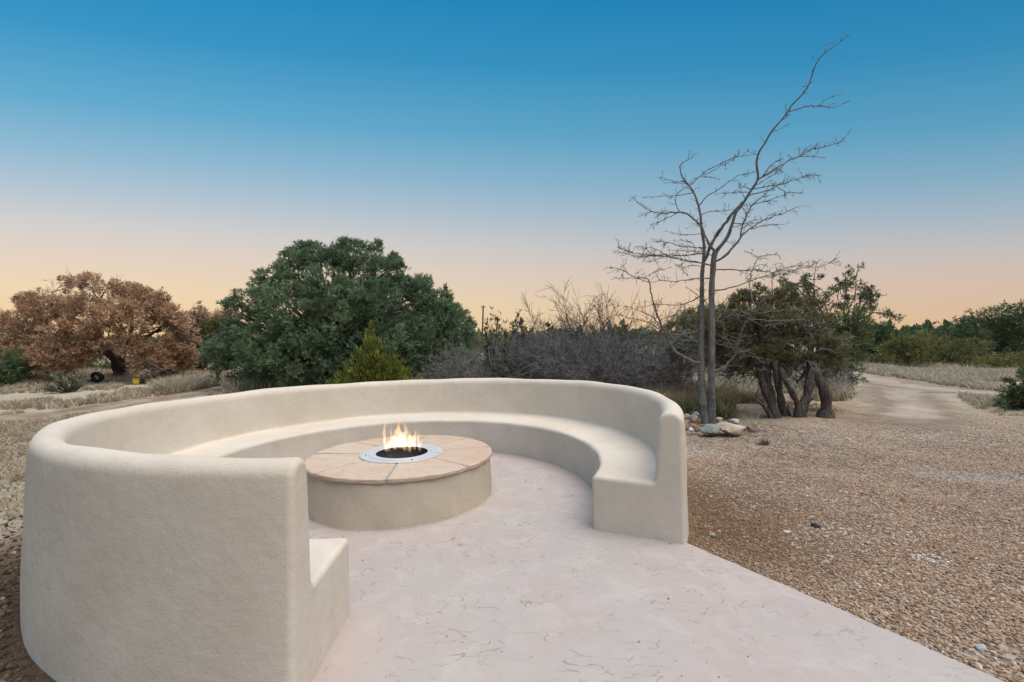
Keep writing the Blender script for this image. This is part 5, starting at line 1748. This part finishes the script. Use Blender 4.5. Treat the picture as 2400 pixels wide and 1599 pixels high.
# brown stony soil left of the bench
n = 26000
P = np.stack([rs.uniform(-7.5, -1.4, n), rs.uniform(1.0, 8.0, n)], 1)
rad = np.hypot(P[:, 0] - CX, P[:, 1] - CY)
k = (rad > 2.7) & (rs.rand(n) < np.interp(rad, [2.7, 3.3, 5.0], [1.0, 0.9, 0.25])) & (vnoise(P[:, 0], P[:, 1], 4, 21) > -0.35)
P = P[k]
n = len(P)
s = 0.005 + 0.010 * rs.rand(n) ** 2.2
scl = np.stack([s * (0.9 + 0.6 * rs.rand(n)), s * (0.8 + 0.4 * rs.rand(n)), s * (0.6 + 0.4 * rs.rand(n))], 1)
rot = np.stack([rs.normal(0, 0.5, n), rs.normal(0, 0.5, n), rs.rand(n) * 6.28], 1)
pal = np.array([(0.085, 0.054, 0.034), (0.135, 0.088, 0.058), (0.06, 0.04, 0.028), (0.21, 0.15, 0.11), (0.32, 0.25, 0.20)])
pr = np.array([.32, .28, .22, .12, .06])
tint = pal[rs.choice(5, n, p=pr)] * (0.85 + 0.3 * rs.rand(n, 1))
m_ = 1500
an = np.radians(rs.uniform(150, 262, m_))
rr_ = 2.66 + np.abs(rs.normal(0, 0.16, m_))
sb_ = 0.006 + 0.017 * rs.rand(m_) ** 3
P = np.r_[P, np.c_[CX + rr_ * np.cos(an), CY + rr_ * np.sin(an)]]
scl = np.r_[scl, np.stack([sb_, sb_ * 0.8, sb_ * 0.75], 1)]
rot = np.r_[rot, rs.normal(0, 1.0, (m_, 3))]
tint = np.r_[tint, np.array([(0.07, 0.045, 0.03), (0.11, 0.07, 0.045), (0.16, 0.11, 0.075)])[rs.randint(0, 3, m_)]]
P3 = np.c_[P, hzv(np.c_[P, P[:, :1]]) + scl[:, 2] * 0.4]
scatter('stony_soil', P3, scl, rot, tint, M_PEBBLE, 'dark brown stony soil banked against the outside of the bench', 'soil', 2, (2.2, 1.7))

# ------------------------------------------------ grasses
trk = np.concatenate([resample([gp(1925, 868)[:2], gp(2010, 884)[:2], gp(2110, 902)[:2], gp(2260, 918)[:2], gp(2480, 930)[:2]], 60), resample([gp(2105, 905)[:2], gp(2118, 930)[:2], gp(2140, 955)[:2], gp(2130, 985)[:2]], 30)])
trl = resample([gp(-420, 1022)[:2], gp(0, 985)[:2], gp(240, 957)[:2], gp(420, 930)[:2], gp(560, 905)[:2]], 60)


def dist_to(P, C):
    return np.sqrt(((P[:, None, :2] - C[None]) ** 2).sum(-1)).min(1)


STRAW = np.array([(0.40, 0.315, 0.205), (0.49, 0.405, 0.285), (0.33, 0.25, 0.16), (0.54, 0.465, 0.35)])
PALE = np.array([(0.47, 0.405, 0.29), (0.56, 0.495, 0.375), (0.41, 0.35, 0.25), (0.52, 0.44, 0.32)])
RUST = np.array([(0.36, 0.23, 0.11), (0.45, 0.31, 0.16), (0.30, 0.20, 0.10), (0.48, 0.38, 0.24)])
ACC = {}


def grass(key, x0, x1, y0, y1, n, h, pal, seed, thr=-0.2, ns=0.9, w=0.012, blades=9, cond=None, lean=0.5):
    rs_ = R_(seed)
    P = np.stack([rs_.uniform(x0, x1, n), rs_.uniform(y0, y1, n)], 1)
    v = vnoise(P[:, 0], P[:, 1], ns, seed)
    k = (v > thr) & (dist_to(P, trk) > 1.15) & (dist_to(P, trl) > 0.75)
    k &= np.hypot(P[:, 0] - CX, P[:, 1] - CY) > 3.1
    for tx_, ty_ in ((at(318, 895, 18)[0], 18.0), (at(227, 885, 18.5)[0], 18.5), (at(165, 915, 15)[0], 15.0)):
        k &= ~((np.abs(P[:, 0] - tx_ * P[:, 1] / ty_) < 0.55) & (P[:, 1] > ty_ - 2.2) & (P[:, 1] < ty_ + 0.8))
    if cond is not None: k &= cond(P)
    P, v = P[k], v[k]
    n = len(P)
    b0 = np.repeat(np.c_[P, hzv(np.c_[P, P[:, :1]]) - 0.01], blades, 0)
    m = len(b0)
    b0[:, :2] += rs_.normal(0, 0.035, (m, 2))
    hh = np.repeat(h * (0.55 + 0.5 * rs_.rand(n)) * (0.7 + 0.6 * np.clip(v + 0.4, 0, 1)), blades) * (0.6 + 0.5 * rs_.rand(m))
    d = rs_.normal(0, lean, (m, 2))
    tip = b0 + np.c_[d * hh[:, None], hh]
    mid = b0 * 0.5 + tip * 0.5 - np.c_[d * hh[:, None] * 0.14, -0.06 * hh]
    a = rs_.rand(m) * PI
    sd = np.stack([np.cos(a), np.sin(a), np.zeros(m)], 1) * (w * (0.6 + 0.8 * rs_.rand(m)))[:, None] * np.interp(b0[:, 1], [4, 10, 25], [0.7, 1.0, 2.0])[:, None]
    V = np.stack([b0 - sd, b0 + sd, mid + sd * 0.7, mid - sd * 0.7, tip], 1).reshape(-1, 3)
    i = np.arange(m)[:, None] * 5
    T = np.concatenate([i + np.array([[0, 1, 2]]), i + np.array([[0, 2, 3]]), i + np.array([[3, 2, 4]])])
    c = pal[rs_.randint(0, len(pal), n)]
    c = np.repeat(c, blades, 0) * (0.8 + 0.4 * rs_.rand(m, 1))
    ACC.setdefault(key, Acc()).add(V, t=T, tint=np.repeat(c, 5, 0))


right = lambda P: P[:, 0] > 1.6
grass('r', 2.2, 16, 10.2, 16, 6200, 0.24, PALE, 1, -0.05, 0.8, cond=lambda P: P[:, 0] > 1.0 + 0.22 * P[:, 1])
grass('r', 6, 30, 15.5, 24, 9000, 0.30, PALE, 2, -0.15, 0.5)
grass('r', 9, 32, 21, 26, 5500, 0.5, PALE, 3, -0.4, 0.5)
grass('r', 3.0, 9.5, 11.5, 13.5, 1500, 0.42, PALE, 4, -0.2, 1.2)
grass('r', 1.2, 5.2, 7.5, 10, 330, 0.10, STRAW, 5, 0.0, 2.0, lean=0.9)
grass('r', 3, 12, 8.5, 11, 500, 0.10, STRAW, 6, 0.05, 1.6, lean=0.9)
grass('l', -32, -9, 17.5, 24, 5200, 0.40, STRAW, 7, -0.25, 0.6)
grass('l', -26, -7, 11.0, 18, 5600, 0.22, STRAW, 8, -0.15, 0.7)
grass('l', -12, -4.2, 5.2, 10.5, 5200, 0.13, STRAW, 9, -0.1, 1.4, w=0.008, lean=1.0)
grass('l', -9.5, -4.6, 3.6, 6.0, 1500, 0.10, STRAW, 10, -0.05, 2.0, w=0.006, lean=1.0)
grass('l', -12, -7.4, 14.5, 19, 2200, 0.6, PALE, 11, -0.3, 0.8)
grass('m', 2.6, 5.0, 9.8, 11.4, 800, 0.42, RUST, 12, -0.4, 2.0)
grass('m', 2.4, 7.0, 11.0, 14, 1500, 0.45, STRAW, 13, -0.3, 1.5)
grass('b', -7, 3, 8.3, 12, 900, 0.3, STRAW, 14, 0.0, 1.0)
for key, lb_, in (('r', 'pale straw grass filling the right meadow around the track'), ('l', 'dry straw grass of the left meadow below the brown tree'), ('m', 'rusty dry grass just behind the right bench end'), ('b', 'scattered straw grass behind the far side of the bench')):
    o = ACC[key].build('dry_grass', M_GRASSB, None, False, True)
    tag(o, lb_, 'grass', kind='stuff')
# straw litter lying flat
rs = R_(123)
lt = Acc()
for (x0, x1, y0, y1, n) in ((1.4, 5.0, 5.4, 8.6, 3000), (1.6, 9, 3.6, 9, 1300), (-10, -4, 3.5, 10, 2200)):
    P = np.stack([rs.uniform(x0, x1, n), rs.uniform(y0, y1, n)], 1)
    P = P[(np.hypot(P[:, 0] - CX, P[:, 1] - CY) > 2.9) & (vnoise(P[:, 0], P[:, 1], 2.5, 31) > -0.1)]
    n = len(P)
    a = rs.rand(n) * 6.28
    l_ = 0.03 + 0.09 * rs.rand(n)
    z = hzv(np.c_[P, P[:, :1]])
    d = np.stack([np.cos(a), np.sin(a), rs.normal(0, 0.05, n)], 1) * l_[:, None]
    b0 = np.c_[P, z + 0.012]
    PP = np.stack([b0, b0 + d * 0.5 + rs.normal(0, 0.004, (n, 3)), b0 + d], 1)
    V, q = tubes(PP, np.full((n, 3), 0.0022), 3)
    cc = np.array([(0.50, 0.42, 0.31), (0.16, 0.12, 0.09), (0.38, 0.27, 0.17), (0.58, 0.52, 0.42)])[rs.choice(4, n, p=[.4, .2, .2, .2])]
    lt.add(V, q, None, np.repeat(cc, 9, 0))
tag(lt.build('straw_litter', M_GRASSB, None, False, True), 'bits of straw and twig littering the bare ground', 'litter', kind='stuff')


# green tufts by the trunks
def tuft(label, px, py, Y, wpx, hpx, n, pal, seed, name='grass_clump', cat='grass clump', blade=0.010, lean=0.55, group='green tufts behind the rock ring'):
    rs_ = R_(seed)
    b = at(px, py, Y)
    b[2] = GZ
    Wd, Hh = wpx * Y / F / 2, hpx * Y / F
    st = np.c_[rs_.normal(0, Wd * 0.35, (n, 2)), np.zeros(n)] + b
    d = np.c_[rs_.normal(0, lean, (n, 2)), np.ones(n)]
    P = grow(rs_, st, d, Hh * (0.6 + 0.6 * rs_.rand(n)) * 1.1, 5, 0.10, -0.06)
    T = norm(P[:, -1] - P[:, 0])
    sd = norm(np.cross(T, rs_.normal(0, 1, (n, 3))))
    wv = blade * np.array([0.8, 1, 0.85, 0.5, 0.05])
    V = np.stack([P - sd[:, None] * wv[None, :, None], P + sd[:, None] * wv[None, :, None]], 2).reshape(-1, 3)
    i = np.arange(n)[:, None, None] * 10
    k = np.arange(4)[None, :, None] * 2
    q = (i + k + np.array([0, 1, 3, 2])[None, None]).reshape(-1, 4)
    c = np.array(pal)[rs_.randint(0, len(pal), n)] * (0.8 + 0.4 * rs_.rand(n, 1))
    root_ = mesh_np(name, V - b, q, M_GRASSB, None, False, np.repeat(c, 10, 0))
    root_.location = b
    tag(root_, label, cat, group)


GRN = [(0.11, 0.135, 0.055), (0.17, 0.19, 0.08), (0.24, 0.24, 0.12), (0.34, 0.30, 0.17)]
tuft('spiky green yucca like clump growing right of the grey trunks', 1688, 978, 9.1, 60, 46, 190, GRN, 1, 'yucca', 'yucca', 0.012, 0.7)
tuft('green grass clump between the bench end and the left trunk', 1605, 975, 9.4, 56, 44, 260, GRN, 2)
tuft('green grass clump touching the left side of the left trunk', 1633, 972, 9.6, 40, 44, 170, GRN, 3)
tuft('low green tuft spreading out right of the yucca like clump', 1712, 980, 9.2, 44, 22, 120, GRN[1:] + [(0.4, 0.34, 0.2)], 4)
tuft('dry straw tuft in front of the rocks at the right end of the ring', 1769, 1012, 7.9, 26, 36, 50, [(0.5, 0.42, 0.3), (0.58, 0.5, 0.38)], 5, blade=0.004)
tuft('small green weed alone on the bare dirt below the rock ring', 1792, 1047, 6.7, 22, 14, 60, [(0.10, 0.10, 0.06), (0.16, 0.15, 0.08)], 6, 'weed', 'weed', 0.006, 0.9, None)

# ------------------------------------------------ thin stakes behind the bench end
M_STAKE = m_bark('weathered_stake', (0.07, 0.06, 0.055), (0.14, 0.12, 0.11), 20, 3)
for i, (lb_, px, top, bot, Y) in enumerate((('thin dark stake, left one of the pair behind the bench end', 1564, 896, 930, 12.4), ('thin dark stake, right one of the pair behind the bench end', 1570, 894, 929, 12.5),
                                            ('thin dark stake, left one of the pair close to the left trunk', 1621, 894, 932, 12.3), ('thin dark stake, right one of the pair close to the left trunk', 1631.5, 893, 931, 12.4))):
    b = at(px, bot, Y)
    t_ = at(px + 0.5, top, Y)
    r_ = 0.022
    P = np.array([[b[0], Y, GZ - 0.1], [b[0] + 0.006, Y, (GZ + t_[2]) / 2], [t_[0], Y, t_[2]], [t_[0], Y, t_[2] + 0.01]])
    V, q = tubes(P[None], np.array([[r_, r_ * 0.95, r_ * 0.9, 0.002]]), 8)
    o = mesh_np('fence_stake', V - [b[0], Y, GZ], q, M_STAKE)
    o.location = (b[0], Y, GZ)
    tag(o, lb_, 'stake', 'thin stakes in the grass behind the bench')

# ------------------------------------------------ things under the brown tree
c1 = lambda x, y: (x / 3.5633, 560 + y / 3.5633)
M_RUB = m_plain('black_rubber', (0.022, 0.022, 0.023), 0.75, 0, 0.3, 20)
M_ROPE = m_plain('grey_rope', (0.30, 0.28, 0.26), 0.8, 0, 0.3, 40)
Yt = 19.0
tc_ = at(*c1(808, 1156), Yt)
sw = empty('tire_swing', tc_, 'black car tire hanging as a swing under the brown tree', 'tire swing')
na, nb_ = 40, 12
Rt, rt_ = 0.205, 0.072
A_, B_ = np.meshgrid(np.arange(na) * 2 * PI / na, np.arange(nb_) * 2 * PI / nb_, indexing='ij')
rr_ = Rt + rt_ * np.cos(B_) * 1.0
tyr = np.stack([rr_ * np.cos(A_), 0.095 * np.sign(np.sin(B_)) * np.abs(np.sin(B_)) ** 0.6, rr_ * np.sin(A_) * 0.86], -1).reshape(-1, 3)
an_ = math.radians(16)
tyr = tyr @ np.array([[1, 0, 0], [0, math.cos(an_), math.sin(an_)], [0, -math.sin(an_), math.cos(an_)]])
ii = np.arange(na * nb_).reshape(na, nb_)
q = np.stack([ii, np.roll(ii, -1, 0), np.roll(np.roll(ii, -1, 0), -1, 1), np.roll(ii, -1, 1)], -1).reshape(-1, 4)
mesh_np('tire', tyr + tc_, q, M_RUB, sw)
top_ = at(*c1(812, 930), 19.6)
knot = at(*c1(808, 1085), Yt)
V, q = tubes(np.array([[knot, (knot + top_) / 2, top_]]), np.full((1, 3), 0.012), 6)
mesh_np('rope', V, q, M_ROPE, sw)
a = Acc()
for s_ in (-1, 1):
    e_ = tc_ + np.array([s_ * 0.15, 0, 0.15])
    P = np.array([knot, knot * 0.5 + e_ * 0.5 + [s_ * 0.012, 0, 0], e_])
    V, q = tubes(P[None], np.full((1, 3), 0.014), 6)
    mesh_np('chain', V, q, m_plain('chain_steel', (0.45, 0.45, 0.46), 0.4, 0.7, 0.4, 60), sw)
# yellow bucket
M_YEL = m_plain('yellow_plastic', (0.62, 0.38, 0.02), 0.5, 0, 0.15, 8)
Yk = 18.0
bk = at(*c1(1136, 1222), Yk)
bk[2] = GZ
bu = empty('yellow_bucket', bk, 'bright yellow plastic bucket at the foot of the brown tree', 'bucket')
lathe('body', [(0.001, GZ + 0.005), (0.095, GZ + 0.005), (0.10, GZ + 0.01), (0.12, GZ + 0.22), (0.116, GZ + 0.22), (0.095, GZ + 0.02), (0.001, GZ + 0.02)], M_YEL, bu, c=(bk[0], bk[1]), seg=24)
lathe('rim', [(0.121, GZ + 0.215), (0.131, GZ + 0.22), (0.131, GZ + 0.245), (0.121, GZ + 0.25), (0.116, GZ + 0.245)], M_YEL, bu, c=(bk[0], bk[1]), seg=24)
t = np.linspace(0, PI, 14)
P = np.stack([bk[0] + 0.131 * np.cos(t), np.full(14, bk[1]) - 0.05 * np.sin(t), GZ + 0.235 - 0.10 * np.sin(t)], 1)
P[:, 1] -= 0.09 * np.sin(t)
V, q = tubes(P[None], np.full((1, 14), 0.004), 5)
mesh_np('handle', V, q, M_ROPE, bu)

# cholla cactus shrub
M_CHO = m_plain('cholla_skin', (0.15, 0.16, 0.10), 0.85, 0, 0.45, 22, 0.8, 120, (0.26, 0.25, 0.18))
Yc = 15.2
cb = at(*c1(590, 1295), Yc)
cb[2] = GZ
ch = empty('cholla_cactus', cb, 'low grey green branching cholla cactus in the straw in front of the tire', 'cactus')
rs = R_(19)
n1 = 15
di = np.c_[rs.normal(0, 0.8, n1) * 1.3, rs.normal(0, 0.6, n1), np.abs(rs.normal(0.55, 0.3, n1))]
P1 = grow(rs, np.tile(cb + [0, 0, -0.03], (n1, 1)), di, 0.42 + 0.35 * rs.rand(n1), 6, 0.22, 0.06)
a = Acc()
a.tube(P1, np.linspace(0.032, 0.024, 6)[None].repeat(n1, 0), 6)
a.build('stem', M_BARK_DARK, ch)
s2, d2, _, _ = children(rs, P1, 13, 0.4, 1.0, 0.9)
d2[:, 2] = np.abs(d2[:, 2]) + 0.4
P2 = grow(rs, s2, d2, 0.12 + 0.16 * rs.rand(len(s2)), 5, 0.2, 0.12)
a = Acc()
a.tube(P2, np.array([0.017, 0.023, 0.025, 0.022, 0.010])[None].repeat(len(P2), 0) * 1.1, 6)
s3, d3, _, _ = children(rs, P2, 20, 0.0, 1.0, 2.5)
P3 = grow(rs, s3, d3, np.full(len(s3), 0.045), 2, 0.1)
a.tube(P3, np.tile([[0.0035, 0.0012]], (len(P3), 1)), 3)
a.build('joints', M_CHO, ch)

# ------------------------------------------------ utility pole and wires
M_POLE = m_bark('creosote_pole', (0.07, 0.05, 0.04), (0.14, 0.105, 0.085), 6, 1)
Yp = 90.0
pb, pt = at(1129.8, 800, Yp), at(1132.5, 716, Yp)
pb[2] = GZ
po = empty('utility_pole', pb, 'distant wooden utility pole standing up right of the big pinyon', 'pole')
V, q = tubes(np.array([[pb - [0, 0, .3], (pb + pt) / 2, pt]]), np.array([[0.19, 0.165, 0.14]]), 8)
mesh_np('shaft', V, q, M_POLE, po)
V, q = tubes(np.array([[pt + [-0.5, 0, -0.35], pt + [0, 0, -0.35], pt + [0.5, 0, -0.35]]]), np.full((1, 3), 0.07), 6)
mesh_np('crossarm', V, q, M_POLE, po)
for s_ in (-0.42, 0.42):
    V, q = tubes(np.array([[pt + [s_, 0, -0.3], pt + [s_, 0, -0.05]]]), np.full((1, 2), 0.05), 6)
    mesh_np('insulator', V, q, M_STEEL, po)
M_WIRE = m_plain('dark_wire', (0.06, 0.055, 0.055), 0.6, 0, 0.1)
for lb_, a, b in (('upper thin power line crossing the glow above the right trees', (1980, 772, 92), (2560, 756, 88)), ('lower thin power line just over the right treetops', (1980, 789, 92), (2560, 790, 88))):
    A3, B3 = at(*a), at(*b)
    t = np.linspace(0, 1, 24)[:, None]
    P = A3 * (1 - t) + B3 * t
    P[:, 2] -= 0.9 * (4 * t * (1 - t))[:, 0] * 0.4
    V, q = tubes(P[None], np.full((1, 24), 0.016), 4)
    o = mesh_np('power_line', V, q, M_WIRE)
    tag(o, lb_, 'power line', 'power lines on the right')
